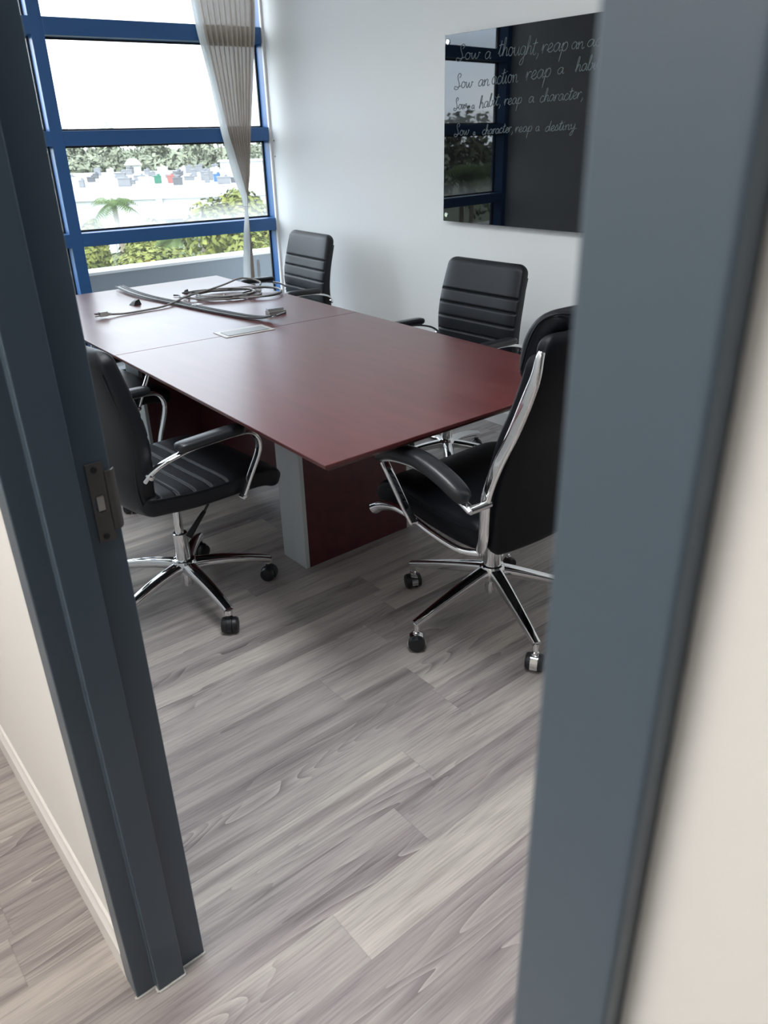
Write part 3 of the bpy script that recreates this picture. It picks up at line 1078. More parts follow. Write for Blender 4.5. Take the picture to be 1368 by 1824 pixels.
for sx in (-1, 1):
    m = MB()
    rl = smooth_path([(sx * 0.290, -0.382, 1.040), (sx * 0.296, -0.381, 1.025), (sx * 0.299, -0.376, 0.985), (sx * 0.300, -0.362, 0.94), (sx * 0.298, -0.318, 0.83), (sx * 0.296, -0.266, 0.72),
                      (sx * 0.293, -0.230, 0.62), (sx * 0.290, -0.222, 0.54), (sx * 0.283, -0.215, 0.475), (sx * 0.262, -0.185, 0.420), (sx * 0.20, -0.13, 0.385)], 8)
    m.sweep(rl, lambda t: 0.007 + 0.010 * min(1, t * 3), 0.009, up=(sx, 0, 0), n=16, e=3)
    m.build('side_rail', CHROME, ex, smooth=40)
    m = MB()
    fr_ = smooth_path([(sx * 0.305, 0.235, 0.428), (sx * 0.305, 0.20, 0.448), (sx * 0.303, 0.14, 0.462), (sx * 0.300, 0.07, 0.452), (sx * 0.296, -0.02, 0.430), (sx * 0.285, -0.12, 0.412), (sx * 0.262, -0.185, 0.415)], 8)
    m.sweep(fr_, lambda t: 0.023 - 0.012 * min(1, t * 2.2), lambda t: 0.021 - 0.011 * min(1, t * 2.2), n=16)
    m.lathe([(0.0005, -0.012), (0.011, -0.010), (0.012, 0.01), (0.0005, 0.012)], (sx * 0.315, 0.045, 0.452), 'x', 16)
    m.build('seat_rail', CHROME, ex, smooth=40)
    arm = empty('armrest')
    arm.parent = ex
    m = MB()
    m.sweep(smooth_path([(sx * 0.352, 0.128, 0.632), (sx * 0.350, 0.098, 0.590), (sx * 0.340, 0.060, 0.52), (sx * 0.320, 0.040, 0.455)], 8), 0.0145, 0.007, up=(0, 1, 0), n=14, e=3.5)
    m.sweep(smooth_path([(sx * 0.352, 0.128, 0.640), (sx * 0.354, 0.06, 0.658), (sx * 0.355, -0.04, 0.662), (sx * 0.352, -0.14, 0.636), (sx * 0.345, -0.225, 0.592)], 8), 0.0145, 0.006, n=14, e=3.5)
    m.cyl((sx * 0.352, -0.226, 0.596), (sx * 0.285, -0.235, 0.600), 0.012, n=16)
    m.build('arm_frame', CHROME, arm, smooth=40)
    m = MB()
    pp = smooth_path([(sx * 0.354, 0.150, 0.645), (sx * 0.355, 0.105, 0.672), (sx * 0.357, 0.05, 0.686), (sx * 0.358, -0.02, 0.690), (sx * 0.357, -0.08, 0.680), (sx * 0.354, -0.15, 0.655), (sx * 0.350, -0.215, 0.618)], 8)
    rf = lambda a_: (lambda t: a_ * (max(0.0, 1 - abs(2 * t - 1) ** 12)) ** 0.5 + 0.003)
    m.sweep(pp, rf(0.028), rf(0.019), n=20, e=2.8)
    m.build('arm_pad', ARMPAD, arm, smooth=60)
m = MB()
m.box((0, -0.02, 0.385), (0.22, 0.26, 0.03))
m.box((0, -0.14, 0.400), (0.36, 0.06, 0.02))
m.build('mechanism', BLACKP, ex, smooth=35, bevel=0.006)
m = MB()
m.lathe([(0.030, 0.180), (0.031, 0.185), (0.029, 0.36), (0.028, 0.372), (0.016, 0.374)], (0, 0, 0), 'z', 28)
m.build('gas_lift', CHROME, ex, smooth=40)
star_base(ex, 32, 0.322, 0.182, 0.100, 0.023, 0.0125, 0.020, 0.0115, 1.15, True, 4.0)

# ------------------------------------------------------------------ glass writing board
BX = 3.122
brd = empty('glass_writing_board', (3.16, 2.63, 1.50))
tag(brd, 'black glass writing board with four handwritten lines on white wall', 'writing board')
m = MB()
m.box((BX + 0.003 - 3.16, 0, 0.002), (0.006, 1.222, 0.868))
m.build('glass_panel', BGLASS, brd, smooth=35, bevel=0.0008)
for yy, zz in ((3.219, 1.906), (3.217, 1.100), (2.045, 1.906), (2.281, 1.074)):
    m = MB()
    m.lathe([(0.0005, -0.0045), (0.0105, -0.0045), (0.0125, -0.002), (0.0125, 0.0), (0.009, 0.001), (0.009, 0.030)], (BX - 3.16, yy - 2.63, zz - 1.50), 'x', 24)
    m.build('standoff', CHROME, brd, smooth=35)

# a hand: each letter as strokes, x height 1
LET = {
 'a': (0.95, [[(0.78, 0.80), (0.48, 1.0), (0.15, 0.75), (0.08, 0.3), (0.3, 0.02), (0.6, 0.25), (0.78, 0.9), (0.76, 0.3), (0.85, 0.02), (1.0, 0.2)]]),
 'b': (0.85, [[(0.0, 0.3), (0.3, 1.2), (0.38, 1.95), (0.25, 2.0), (0.15, 1.2), (0.12, 0.3), (0.3, 0.0), (0.6, 0.15), (0.7, 0.6), (0.6, 0.9), (0.8, 0.85)]]),
 'c': (0.80, [[(0.72, 0.85), (0.45, 1.0), (0.15, 0.7), (0.1, 0.3), (0.35, 0.0), (0.65, 0.1), (0.85, 0.3)]]),
 'd': (0.95, [[(0.75, 0.75), (0.45, 0.95), (0.12, 0.65), (0.1, 0.2), (0.35, 0.0), (0.65, 0.4), (0.88, 1.9), (0.80, 1.0), (0.78, 0.2), (0.95, 0.1)]]),
 'e': (0.80, [[(0.0, 0.25), (0.45, 0.5), (0.65, 0.8), (0.45, 1.02), (0.18, 0.7), (0.15, 0.25), (0.4, 0.0), (0.7, 0.12), (0.85, 0.3)]]),
 'g': (0.90, [[(0.75, 0.8), (0.45, 1.0), (0.12, 0.7), (0.12, 0.25), (0.4, 0.05), (0.68, 0.4), (0.78, 0.95), (0.7, -0.3), (0.5, -1.0), (0.2, -1.05), (0.2, -0.7), (0.55, -0.3), (0.95, 0.15)]]),
 'h': (0.90, [[(0.0, 0.2), (0.35, 1.2), (0.4, 1.95), (0.25, 1.95), (0.14, 1.0), (0.10, 0.0), (0.25, 0.6), (0.5, 0.95), (0.68, 0.75), (0.66, 0.2), (0.78, 0.0), (0.95, 0.2)]]),
 'i': (0.48, [[(0.0, 0.2), (0.2, 0.95), (0.15, 0.25), (0.25, 0.0), (0.45, 0.2)], [(0.25, 1.42), (0.30, 1.46)]]),
 'n': (0.95, [[(0.0, 0.6), (0.12, 0.95), (0.15, 0.0), (0.2, 0.55), (0.45, 0.95), (0.66, 0.8), (0.66, 0.15), (0.8, 0.0), (1.0, 0.2)]]),
 'o': (0.85, [[(0.55, 0.95), (0.25, 0.95), (0.08, 0.5), (0.25, 0.05), (0.55, 0.1), (0.7, 0.55), (0.5, 0.95), (0.65, 0.85), (0.9, 0.85)]]),
 'p': (0.90, [[(0.0, 0.4), (0.25, 1.0), (0.15, 0.0), (0.02, -1.1), (0.15, 0.2), (0.35, 0.9), (0.65, 1.0), (0.8, 0.6), (0.6, 0.15), (0.3, 0.1), (0.25, 0.3)]]),
 'r': (0.66, [[(0.0, 0.35), (0.13, 1.02), (0.16, 0.5), (0.13, 0.02), (0.2, 0.6), (0.36, 0.92), (0.52, 1.02), (0.68, 0.90)]]),
 's': (0.70, [[(0.0, 0.1), (0.35, 1.05), (0.5, 0.6), (0.5, 0.15), (0.25, 0.0), (0.1, 0.12), (0.45, 0.05), (0.75, 0.25)]]),
 't': (0.60, [[(0.0, 0.25), (0.3, 1.2), (0.36, 1.75), (0.24, 0.9), (0.2, 0.2), (0.35, 0.0), (0.6, 0.2)], [(0.0, 1.2), (0.3, 1.25), (0.65, 1.32)]]),
 'u': (0.95, [[(0.0, 0.3), (0.14, 0.95), (0.12, 0.3), (0.3, 0.0), (0.6, 0.3), (0.76, 0.95), (0.72, 0.3), (0.82, 0.0), (1.0, 0.2)]]),
 'w': (1.15, [[(0.05, 0.95), (0.1, 0.3), (0.3, 0.05), (0.52, 0.85), (0.52, 0.3), (0.72, 0.05), (0.95, 0.5), (0.95, 0.95), (1.15, 0.85)]]),
 'y': (0.90, [[(0.0, 0.7), (0.12, 0.95), (0.15, 0.35), (0.35, 0.1), (0.65, 0.5), (0.75, 0.95), (0.65, -0.3), (0.4, -1.05), (0.12, -0.9), (0.4, -0.35), (0.95, 0.2)]]),
 'S': (1.15, [[(0.75, 1.6), (0.95, 2.0), (0.7, 2.3), (0.42, 1.95), (0.55, 1.3), (0.82, 0.6), (0.72, 0.0), (0.35, -0.25), (0.05, -0.05), (0.15, 0.3), (0.55, 0.15), (1.15, 0.35)]]),
 ',': (0.45, [[(0.3, 0.15), (0.32, -0.1), (0.15, -0.5)]]),
 '.': (0.35, [[(0.2, 0.02), (0.26, 0.06)]]),
}
LINES = [
 [("Sow",3.159,1.825,2.997,1.816,0.029), ("a",2.965,1.814,2.924,1.812,0.031), ("thought,",2.878,1.819,2.629,1.808,0.036), ("reap",2.616,1.811,2.469,1.809,0.034), ("an",2.452,1.812,2.385,1.809,0.027), ("action",2.370,1.814,2.170,1.814,0.027)],
 [("Sow",3.170,1.702,3.042,1.698,0.028), ("an",3.005,1.700,2.931,1.701,0.029), ("action",2.916,1.703,2.749,1.705,0.034), ("reap",2.701,1.708,2.554,1.713,0.035), ("a",2.520,1.722,2.483,1.722,0.026), ("habit,",2.421,1.726,2.277,1.732,0.027)],
 [("Sow",3.173,1.605,3.082,1.606,0.023), ("a",3.046,1.604,3.026,1.604,0.017), ("habit,",2.994,1.605,2.849,1.614,0.027), ("reap",2.829,1.613,2.717,1.615,0.026), ("a",2.678,1.618,2.644,1.618,0.025), ("character,",2.612,1.616,2.366,1.622,0.026)],
 [("Sow",3.165,1.487,3.058,1.487,0.024), ("a",3.031,1.487,3.015,1.487,0.015), ("character,",2.968,1.487,2.764,1.496,0.022), ("reap",2.751,1.493,2.646,1.497,0.023), ("a",2.626,1.496,2.602,1.497,0.020), ("destiny.",2.569,1.495,2.386,1.503,0.022)],
]
rw = random.Random(11)
for line in LINES:
    for w, y0, z0, y1, z1, xh in line:
        m = MB()
        tot = sum(LET[c][0] for c in w)
        sx = (y0 - y1) / tot
        u = 0
        for c in w:
            adv, strokes = LET[c]
            jz = rw.uniform(-0.05, 0.05)
            for st in strokes:
                pts = []
                for q_ in smooth_path([(p[0] + 0.12 * (p[1] - 0.5), p[1] + jz, 0) for p in st], 6):
                    px_, pz = q_.x, q_.y
                    s_ = (u + px_) * sx
                    t = s_ / (y0 - y1)
                    pts.append((BX - 0.0007 - 3.16, y0 - s_ - 2.63, z0 + (z1 - z0) * t + pz * xh - 1.50))
                m.sweep(pts, 0.0019, 0.0006, up=(1, 0, 0), n=6)
            u += adv
        m.build('handwritten_word', CHALK, brd, smooth=60)

# tiny screws left in the wall by the window
for zz, lab in ((1.479, 'upper tiny screw left in the white wall beside the window frame'), (1.381, 'lower tiny screw left in the white wall beside the window frame')):
    m = MB()
    m.lathe([(0.0005, -0.006), (0.004, -0.0055), (0.005, -0.003), (0.003, 0), (0.002, 0.01)], (0, 0, 0), 'x', 14)
    o = m.build('wall_screw', STEEL, None)
    o.location = (3.16, 4.945, zz)
    tag(o, lab, 'screw')

# ------------------------------------------------------------------ things on the table
Z = TZ
# long flexible channel strip, its ends curling up
cs = empty('cable_channel', (1.76, 3.55, Z))
tag(cs, 'long grey and black cable channel strip lying across the far tabletop', 'cable channel')
path = [(1.700, 4.385, 0.014), (1.692, 4.29, 0.011), (1.684, 4.12, 0.010), (1.698, 3.95, 0.006), (1.722, 3.78, 0.005), (1.745, 3.58, 0.005), (1.775, 3.36, 0.005), (1.808, 3.17, 0.006), (1.838, 3.075, 0.012), (1.865, 3.02, 0.024)]
pts = smooth_path([(p[0] - 1.76, p[1] - 3.55, p[2]) for p in path], 10)
m = MB(); m.sweep(pts, 0.024, 0.0026, n=12, e=5); m.build('channel_body', ALUD, cs)
for off in (-0.022, 0.022, 0.004):
    m = MB()
    m.sweep([(p[0] + off, p[1], p[2] + 0.0040) for p in pts], 0.0048 if off != 0.004 else 0.003, 0.0034, n=8)
    m.build('rubber_lip', BLACKC, cs)
m = MB()
m.sweep(smooth_path([(p[0] + o_, p[1] - 0.01 - k * 0.01, p[2] + 0.004 + k * 0.006) for k, (p, o_) in enumerate(((pts[-1], 0.0), (pts[-1], 0.015), (pts[-1], 0.035)))], 5), 0.010, 0.004, n=8)
m.build('torn_end', BLACKC, cs)

# power cord in loose coils with its plug
pc = empty('power_cord', (1.95, 3.72, Z))
tag(pc, 'loosely coiled grey power cord with plug on the far tabletop', 'power cord')
def loop(cx, cy, rx, ry, a0, a1, z0, z1, n=16, tilt=0.0):
    out = []
    for i in range(n + 1):
        a = R_(a0 + (a1 - a0) * i / n)
        x, y = rx * math.cos(a), ry * math.sin(a)
        out.append((cx + x * math.cos(tilt) - y * math.sin(tilt), cy + x * math.sin(tilt) + y * math.cos(tilt), z0 + (z1 - z0) * i / n))
    return out
P1 = [(1.345, 3.682, 0.014), (1.40, 3.680, 0.008), (1.44, 3.677, 0.006), (1.53, 3.680, 0.006), (1.632, 3.690, 0.008), (1.72, 3.73, 0.014), (1.79, 3.765, 0.022), (1.88, 3.80, 0.026), (1.96, 3.83, 0.028), (2.10, 3.90, 0.032), (2.24, 3.985, 0.036)]
P1 += [(2.30, 3.96, 0.03), (2.31, 3.87, 0.02), (2.24, 3.78, 0.01)]
P1 += loop(2.03, 3.735, 0.17, 0.13, 10, -350, 0.006, 0.012, 22, R_(-28))
P1 += loop(1.98, 3.745, 0.16, 0.145, 0, -330, 0.012, 0.018, 20, R_(-30))
m = MB()
m.sweep(smooth_path([(p[0] - 1.95, p[1] - 3.72, p[2]) for p in P1], 5), 0.0048, n=8)
m.build('grey_cable', CORD, pc, smooth=60)
P2 = [(1.815, 3.945, 0.006), (1.83, 3.91, 0.007), (1.80, 3.84, 0.010), (1.82, 3.79, 0.014)] + loop(1.99, 3.76, 0.19, 0.12, 190, 520, 0.012, 0.020, 22, R_(-30)) + loop(2.17, 3.63, 0.105, 0.115, 130, -250, 0.020, 0.006, 24, R_(-20))
m = MB()
m.sweep(smooth_path([(p[0] - 1.95, p[1] - 3.72, p[2]) for p in P2], 5), 0.0038, n=8)
m.build('black_cable', BLACKC, pc, smooth=60)
P3 = loop(2.01, 3.73, 0.15, 0.11, 90, 470, 0.020, 0.026, 22, R_(-35)) + loop(2.13, 3.66, 0.15, 0.13, 120, -200, 0.026, 0.008, 22, R_(-25))
m = MB()
m.sweep(smooth_path([(p[0] - 1.95, p[1] - 3.72, p[2]) for p in P3], 5), 0.0036, n=8)
m.build('silver_cable', CORDW, pc, smooth=60)
m = MB()
m.box((1.328 - 1.95, 3.684 - 3.72, 0.0185), (0.036, 0.030, 0.022))
m.sweep([(1.340 - 1.95, 3.684 - 3.72, 0.017), (1.372 - 1.95, 3.682 - 3.72, 0.011)], lambda t: 0.010 - 0.005 * t, n=10)
plug = m.build('plug', CORDW, pc, smooth=40, bevel=0.002)
m = MB()
for dy in (-0.007, 0.007):
    m.box((1.300 - 1.95, 3.684 - 3.72 + dy, 0.022), (0.024, 0.0016, 0.007))
m.cyl((1.312 - 1.95, 3.684 - 3.72, 0.0115), (1.288 - 1.95, 3.684 - 3.72, 0.0115), 0.0024, n=10)
m.build('prong', STEEL, plug)

def wedge(name, locn, d, m_, lab, cat, rz=0):
    q = MB()
    x, y, z = d[0] / 2, d[1] / 2, d[2]
    q.add([(-x, -y, 0), (x, -y, 0), (x, y, 0), (-x, y, 0), (-x * 0.2, -y * 0.7, z * 0.8), (x * 0.8, -y * 0.6, z), (x * 0.7, y * 0.7, z * 0.9), (-x * 0.3, y * 0.6, z * 0.6)],
          [(0, 3, 2, 1), (4, 5, 6, 7), (0, 1, 5, 4), (1, 2, 6, 5), (2, 3, 7, 6), (3, 0, 4, 7)])
    o = q.build(name, m_, None, smooth=35, bevel=0.0015)
    o.location = locn
    o.rotation_euler.z = rz
    return tag(o, lab, cat)
wedge('black_chip', (1.572, 3.885, Z), (0.050, 0.040, 0.026), BLACKP, 'small black plastic chunk alone on the far tabletop', 'plastic chunk', 0.3)
wedge('plastic_clip', (1.905, 3.985, Z), (0.034, 0.024, 0.022), BLACKP, 'tiny black plastic clip behind the coiled cord', 'plastic clip', -0.4)
# ribbed metal block
mb_ = empty('metal_block', (1.957, 3.165, Z), R_(-8))
tag(mb_, 'small stepped metal block on tabletop beside the cable strip', 'metal block')
m = MB(); m.box((0, 0, 0.008), (0.086, 0.050, 0.016)); m.build('block_body', BLOCKM, mb_, smooth=35, bevel=0.0015)
m = MB(); m.box((0, 0.008, 0.021), (0.080, 0.026, 0.010)); m.build('raised_bar', ALUD, mb_, smooth=35, bevel=0.0015)
q = MB()
q.prism([(-0.03, -0.015), (0.03, -0.03), (0.028, 0.012), (-0.005, 0.02)], 0, 0.0018)
o = q.build('paper_scrap', DUSTW, None, smooth=0)
o.location = (1.768, 3.610, Z + 0.0095)
tag(o, 'small white scrap lying on the cable channel strip', 'scrap')

# ------------------------------------------------------------------ outside: balcony, ground, roofs, trees
struct(slab('trim_2', (-4.0, 5.60, -0.30), (9.0, 6.05, -0.12), CONC))
par = MB()
par.box((2.5, 6.12, 0.20), (13.0, 0.20, 0.80))
o = par.build('wall_parapet', CONC, None, smooth=0)
struct(o)
par = MB()
par.box((2.5, 6.12, 0.605), (13.0, 0.215, 0.02))
struct(par.build('trim_3', CONCW, None, smooth=0))

GZ = -7.6
GRASS = mat('lawn', (0.070, 0.088, 0.040), 0.9, noise=0.5, nscale=0.05)
struct(slab('ground', (-400, 8.0, GZ - 0.5), (700, 900, GZ), GRASS))
BARK = mat('bark', (0.16, 0.13, 0.10), 0.9, noise=0.3, nscale=5)
LY = leaf_material('yellow_green_leaves', (0.15, 0.118, 0.012), (0.36, 0.275, 0.04))
LG = leaf_material('fresh_green_leaves', (0.062, 0.078, 0.016), (0.15, 0.158, 0.038))
LD = leaf_material('dull_green_leaves', (0.060, 0.074, 0.042), (0.105, 0.115, 0.066))
LH = leaf_material('hazy_leaves', (0.115, 0.130, 0.095), (0.17, 0.18, 0.125))  # distance haze is put into this paler leaf colour
LP = leaf_material('palm_leaves', (0.035, 0.065, 0.016), (0.080, 0.115, 0.035))

def pol(az, r):
    return (r * math.sin(R_(az)), r * math.cos(R_(az)))

def crown(m, c, rad, n, leaf, seed, lobes=9):
    rr = random.Random(seed)
    L = []
    for i in range(lobes):
        a, b_ = rr.uniform(0, 2 * math.pi), rr.uniform(-0.35, 0.9)
        k = rr.uniform(0.35, 0.62)
        L.append((Vector((c[0] + rad[0] * 0.6 * math.cos(a) * math.sqrt(max(0.05, 1 - b_ * b_)), c[1] + rad[1] * 0.6 * math.sin(a) * math.sqrt(max(0.05, 1 - b_ * b_)), c[2] + rad[2] * 0.62 * b_)), k))
    vs, fs = [], []
    for i in range(n):
        lc, k = L[rr.randrange(lobes)]
        d = Vector((rr.gauss(0, 1), rr.gauss(0, 1), rr.gauss(0.25, 1))).normalized()
        p = lc + Vector((d.x * rad[0], d.y * rad[1], d.z * rad[2])) * (k * rr.uniform(0.75, 1.05))
        nrm = (d + Vector((rr.uniform(-.7, .7), rr.uniform(-.7, .7), rr.uniform(-.3, .9)))).normalized()
        u = nrm.orthogonal().normalized()
        u = Quaternion(nrm, rr.uniform(0, 6.28)) @ u
        v = nrm.cross(u)
        s = leaf * rr.uniform(0.6, 1.3)
        b0 = len(vs)
        vs += [p - u * s, p + v * s * 0.5, p + u * s, p - v * s * 0.5]
        fs.append((b0, b0 + 1, b0 + 2, b0 + 3))
    m.add(vs, fs)

def tree(name, az, r, ztop, w, h, lm, n, leaf, seed, lab, cat, group=None):
    x, y = pol(az, r)
    t = empty(name, (x, y, GZ))
    tag(t, lab, cat, group)
    m = MB()
    crown(m, (0, 0, ztop - GZ - h / 2), (w * 0.42, w * 0.42, h / 2), n, leaf, seed)
    m.build('foliage', lm, t, smooth=0)
    m = MB()
    zt = max(0.6, ztop - GZ - h * 0.5)
    rr = random.Random(seed)
    m.sweep(smooth_path([(0, 0, 0), (rr.uniform(-.1, .1), 0, zt * 0.5), (0, rr.uniform(-.1, .1), zt)], 4), lambda q: 0.03 * w * (1.2 - 0.7 * q) + 0.03, n=8)
    m.build('trunk', BARK, t)
    return t

GY = 'yellow green trees just beyond the parapet'
for i, (az, r, zt, w, h, lm, lab) in enumerate([
    (24.8, 11.8, -0.10, 2.0, 3.2, LY, 'yellow tree nearest the parapet, in the middle of the front row'),
    (15.0, 11.8, -0.15, 2.0, 3.2, LY, 'yellow tree nearest the parapet, at the left end of the front row'),
    (34.4, 11.8, -0.20, 2.0, 3.2, LG, 'green tree nearest the parapet, at the right end of the front row by the blind'),
    (20.0, 14.2, -0.30, 2.4, 3.6, LY, 'yellow green tree of the second row, filling the left gap in the front row'),
    (29.6, 14.2, -0.22, 2.4, 3.6, LG, 'green tree of the second row, filling the gap left of the blind'),
    (39.4, 14.2, -0.30, 2.4, 3.6, LG, 'green tree of the second row, by the window corner'),
    (23.6, 17.6, -0.15, 3.0, 4.0, LG, 'taller green tree of the third row, behind the middle yellow one'),
    (34.0, 17.6, -0.10, 3.0, 4.0, LG, 'taller green tree of the third row, behind the blind'),
    (8.0, 15.0, -0.3, 2.6, 3.6, LG, 'green tree beyond the parapet behind the door frame'),
    (-8.0, 15.0, -0.2, 3.4, 4.0, LG, 'green tree beyond the parapet behind the left wall'),
]):
    tree('leafy_tree', az, r, zt, w, h, lm, 7000, 0.075, 100 + i, lab, 'tree', GY)

GM = 'trees in front of the white warehouse'
for i, (az, r, zt, w, h, lm, lab) in enumerate([
    (29.9, 34, -0.05, 5.8, 6.0, LG, 'big rounded green tree in front of the warehouse, left of the blind'),
    (35.4, 46, 0.1, 6.0, 7.0, LD, 'dark green tree in front of the warehouse showing right of the blind'),
    (39.6, 37, 0.0, 5.0, 6.5, LD, 'dark green tree in front of the warehouse at the window corner'),
    (23.5, 43, -2.0, 2.6, 3.2, LG, 'low bush in front of the white warehouse right of the tall palm'),
    (19.6, 43, -2.0, 2.6, 3.2, LG, 'low bush in front of the white warehouse left of the tall palm'),
    (28.6, 50, -1.9, 3.2, 4.0, LG, 'low bush at the foot of the warehouse by its loading bay'),
]):
    tree('leafy_tree', az, r, zt, w, h, lm, 7000, 0.17, 200 + i, lab, 'tree', GM)

def palm(az, r, ztop, size, lab, seed):
    x, y = pol(az, r)
    t = empty('palm_tree', (x, y, GZ))
    tag(t, lab, 'palm', 'palms by the white warehouse')
    H = ztop - GZ - size * 0.45
    m = MB()
    m.sweep(smooth_path([(0, 0, 0), (0.1, 0, H * 0.5), (0, 0, H)], 5), lambda q: 0.16 - 0.05 * q, n=8)
    m.build('trunk', BARK, t)
    rr = random.Random(seed)
    m = MB()
    for k in range(15):
        a = 2 * math.pi * k / 15 + rr.uniform(-.2, .2)
        el = rr.uniform(0.1, 0.95)
        L = size * rr.uniform(0.85, 1.1)
        pts = []
        for i in range(9):
            q = i / 8
            rad = L * q * math.cos(el * 0.9)
            z = H + L * (q * math.sin(el) - 0.75 * q * q)
            pts.append(Vector((rad * math.cos(a), rad * math.sin(a), z)))
        sd = Vector((-math.sin(a), math.cos(a), 0))
        vs, fs = [], []
        for i in range(8):
            for sg in (-1, 1):
                for hf in (0, 0.5):
                    p = pts[i].lerp(pts[i + 1], hf)
                    q = (i + hf) / 8
                    wv = size * 0.42 * math.sin(math.pi * min(1, 0.12 + 0.88 * q)) + 0.05
                    b0 = len(vs)
                    p2 = pts[i].lerp(pts[i + 1], hf + 0.35)
                    vs += [p, p2, p2 + sd * sg * wv + (pts[i + 1] - pts[i]) * 0.6 - Vector((0, 0, wv * 0.45))]
                    fs.append((b0, b0 + 1, b0 + 2))
        m.add(vs, fs)
    m.build('fronds', LP, t, smooth=0)
palm(21.7, 38, -0.35, 1.35, 'palm standing before the white warehouse wall', 5)
palm(25.3, 39, -2.1, 1.2, 'low palm before the warehouse, right of the tall palm', 6)
palm(27.1, 42, -1.9, 1.2, 'low palm nearest the dark loading bay of the warehouse', 8)
for az, lab, sd in ((-52, 'palm beyond the trees behind the left wall', 15), (-46, 'second palm beyond the trees behind the left wall', 16), (-40, 'third palm beyond the trees behind the left wall', 17)):
    palm(az, 42, 0.6, 2.4, lab, sd)

WWALL = mat('warehouse_white_paint', (0.42, 0.43, 0.43), 0.8, noise=0.02, nscale=0.3)
WROOF = mat('white_roof_membrane', (0.34, 0.34, 0.345), 0.85, noise=0.06, nscale=0.2)
WPIL = mat('warehouse_pilaster_paint', (0.33, 0.345, 0.35), 0.8, noise=0.02, nscale=0.3)
DARKB = mat('shadowy_bay', (0.10, 0.11, 0.115), 0.9, noise=0.1, nscale=0.5)
A = Vector((*pol(10, 82), 0)); B = Vector((*pol(33, 76), 0))
wh = empty('warehouse', (A.x, A.y, GZ), math.atan2(B.y - A.y, B.x - A.x))
tag(wh, 'long white flat roofed warehouse beyond the trees outside the window', 'warehouse')
WL = (B - A).length
RZ = -2.45 - GZ
m = MB(); m.box((WL / 2, 22, RZ / 2), (WL, 44, RZ)); m.build('wall', WWALL, wh, smooth=0)
m = MB(); m.box((WL / 2, 22, RZ + 0.05), (WL + 0.3, 44.3, 0.1)); m.build('roof', WROOF, wh, smooth=0)
m = MB()
m.box((WL / 2, -0.1, RZ - 0.30), (WL + 0.4, 0.5, 0.84)); m.box((WL / 2, 44, RZ - 0.30), (WL + 0.4, 0.4, 0.84))
m.build('roof_edge', WWALL, wh, smooth=0)
for k in range(7):
    m = MB(); m.box((2.5 + k * 4.6, -0.12, RZ / 2 - 0.3), (0.6, 0.3, RZ - 0.6)); m.build('pilaster', WPIL, wh, smooth=0)
m = MB(); m.box((WL - 9.0, -0.05, 1.6), (4.6, 0.25, 2.2)); m.build('loading_bay', DARKB, wh, smooth=0)
m = MB(); m.box((WL - 9.0, -1.0, 3.0), (6.0, 2.0, 0.25)); m.build('bay_canopy', WWALL, wh, smooth=0)
rr = random.Random(21)
UC = [mat('rooftop_unit_grey', (0.13, 0.135, 0.145), 0.7, noise=0.1, nscale=2), mat('rooftop_unit_dark', (0.06, 0.063, 0.07), 0.7, noise=0.1, nscale=2),
      mat('rooftop_unit_pale', (0.36, 0.36, 0.36), 0.7, noise=0.05, nscale=2), mat('rooftop_green', (0.015, 0.10, 0.06), 0.7, noise=0.05, nscale=2),
      mat('rooftop_blue', (0.03, 0.09, 0.20), 0.7, noise=0.05, nscale=2), mat('rooftop_brick_red', (0.20, 0.07, 0.06), 0.7, noise=0.05, nscale=2)]
ca, sa = math.cos(wh.rotation_euler.z), math.sin(wh.rotation_euler.z)
names = ['grey', 'dark', 'pale', 'green', 'blue', 'red']
placed = [(0.90 * WL + i_, 10 + j_) for i_ in (-2, 0, 2) for j_ in (-1, 1)]
for k in range(60):
    u = rr.uniform(0.25, 0.98) * WL
    v = rr.uniform(4, 40)
    ci = rr.choice([0, 0, 1, 0, 2, 2])
    if k in (5, 6, 7):
        ci = k - 2
        u = (0.62, 0.80, 0.66)[k - 5] * WL
        v = 9
    if k not in (5, 6, 7):
        while any((u - a) ** 2 + (v - b_) ** 2 < 3.4 for a, b_ in placed):
            u, v = rr.uniform(0.25, 0.88) * WL, rr.uniform(4, 40)
    placed.append((u, v))
    d = (rr.uniform(0.4, 1.3), rr.uniform(0.4, 1.1), rr.uniform(0.25, 0.75))
    if k in (5, 6, 7):
        d = (0.65, 0.5, 0.6)
    q = MB()
    q.box((0, 0, d[2] / 2), d)
    q.box((0, 0, d[2] + 0.05), (d[0] * 1.1, d[1] * 1.1, 0.1))
    q.cyl((d[0] * 0.2, 0, d[2]), (d[0] * 0.2, 0, d[2] + 0.25), 0.14, n=10)
    o = q.build('rooftop_unit', UC[ci], None, smooth=0)
    o.location = (A.x + u * ca - v * sa, A.y + u * sa + v * ca, GZ + RZ + 0.125)
    o.rotation_euler.z = wh.rotation_euler.z
    lab = 'small %s rooftop unit among the clutter on the white warehouse roof' % names[ci] if ci < 3 else 'only %s rooftop unit on the white warehouse roof' % names[ci]
    tag(o, lab, 'rooftop unit', 'rooftop units on the warehouse')
q = MB(); q.box((0, 0, 0.9), (5.5, 3.0, 1.8)); q.box((0, 0, 1.85), (5.9, 3.4, 0.12))
o = q.build('roof_penthouse', UC[2], None, smooth=0)
u, v = 0.90 * WL, 10
o.location = (A.x + u * ca - v * sa, A.y + u * sa + v * ca, GZ + RZ + 0.1)
o.rotation_euler.z = wh.rotation_euler.z
tag(o, 'largest pale box house on the right end of the warehouse roof', 'roof house')

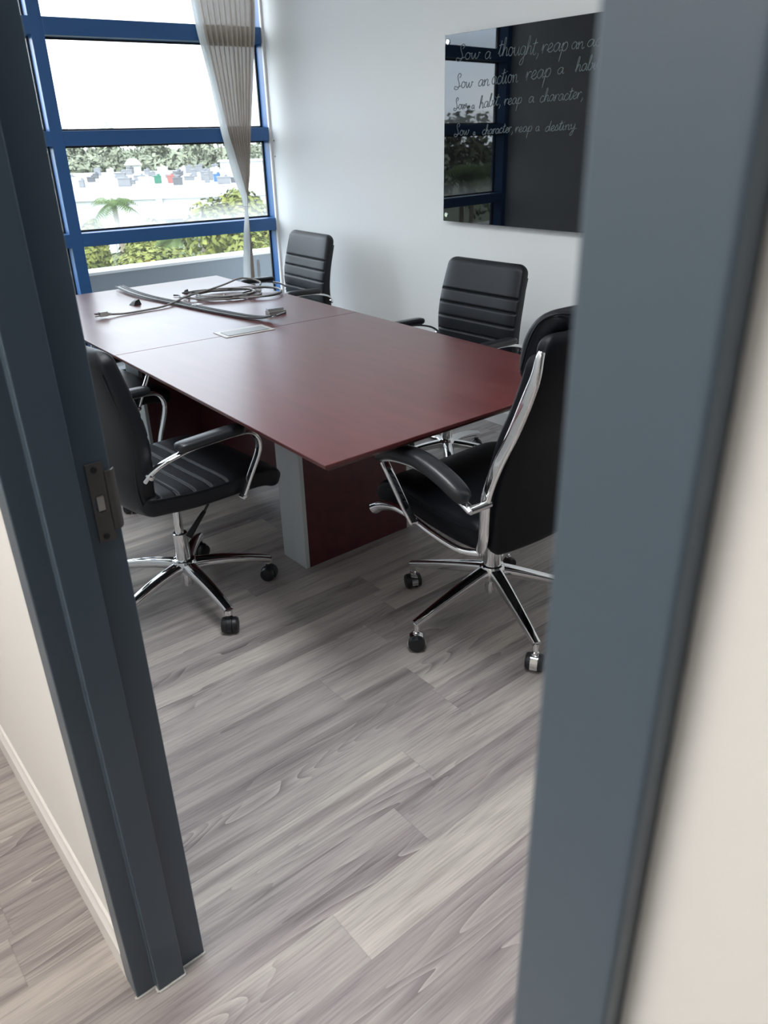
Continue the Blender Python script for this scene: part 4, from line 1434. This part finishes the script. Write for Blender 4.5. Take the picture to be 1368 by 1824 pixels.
rr = random.Random(33)
GF = 'distant trees on the skyline'
k = 0
for ring, (r0, r1) in enumerate(((140, 165), (185, 215), (240, 280), (320, 350))):
    az = 8.0
    while az < 42:
        r = rr.uniform(r0, r1)
        if 20.5 < az < 26 and ring == 0:
            az += 1.2
            continue
        topel = {0: -0.011, 1: -0.002, 2: 0.010, 3: 0.016}[ring] + rr.uniform(-0.004, 0.003)
        w = rr.uniform(7, 11) * (1, 1, 1.2, 1.7)[ring]
        zt = 1.5 + topel * r
        h = (zt - GZ) * 1.05
        tree('distant_tree', az, r, zt, w, h, LH, 700, 0.70, 300 + k,
             'hazy distant tree on the skyline behind the warehouse', 'tree', GF)
        k += 1
        az += math.degrees((w + 1.0) / r)
for i in range(9):
    tree('distant_tree', -66 + i * 5.0, 52 + (i % 2) * 9, 2.6 + (i % 4) * 0.6, 6.5, 9, LD, 1200, 0.30, 500 + i,
         'dense tree beyond the parapet, seen only mirrored in the glass board', 'tree', 'trees mirrored in the glass board')
# a pale house and parked cars past the warehouse
HROOF = mat('pale_tile_roof', (0.34, 0.31, 0.29), 0.8, noise=0.1, nscale=1)
x, y = pol(23.3, 176)
ho = empty('house', (x, y, GZ), R_(-23))
tag(ho, 'small white house with low gabled roof among the distant trees', 'house')
m = MB(); m.box((0, 0, 2.4), (2.8, 4, 4.8)); m.build('wall', WWALL, ho, smooth=0)
m = MB()
m.add([(-1.7, -2.4, 4.8), (1.7, -2.4, 4.8), (1.7, 2.4, 4.8), (-1.7, 2.4, 4.8), (-0.8, 0, 5.9), (0.8, 0, 5.9)], [(0, 1, 5, 4), (2, 3, 4, 5), (1, 2, 5), (3, 0, 4), (0, 3, 2, 1)])
m.build('roof', HROOF, ho, smooth=0)
CARB = [mat('white_car_paint', (0.45, 0.46, 0.47), 0.3, noise=0.01, nscale=1), mat('silver_car_paint', (0.5, 0.52, 0.54), 0.3, noise=0.01, nscale=1)]
CARG = mat('car_window', (0.03, 0.035, 0.04), 0.1, noise=0.01, nscale=1)
for i in range(6):
    az = 18.4 + i * 2.1
    x, y = pol(az, 131)
    c = empty('parked_car', (x, y, GZ), R_(-az + (i % 3) * 20))
    tag(c, ('white' if i % 2 == 0 else 'silver') + ' car parked on the lawn far behind the warehouse roof', 'car', 'cars parked on the distant lawn')
    m = MB()
    prof = [(-2.1, 0.3), (2.1, 0.3), (2.15, 0.8), (1.3, 0.92), (0.6, 1.42), (-1.2, 1.45), (-1.9, 0.95), (-2.15, 0.85)]
    m.rings([[Vector((p[0], sy * 0.85, p[1])) for p in prof] for sy in (-1, 1)])
    m.build('body', CARB[i % 2], c, smooth=0)
    m = MB(); m.box((-0.25, 0, 1.15), (1.9, 1.74, 0.34)); m.build('side_window', CARG, c, smooth=0)
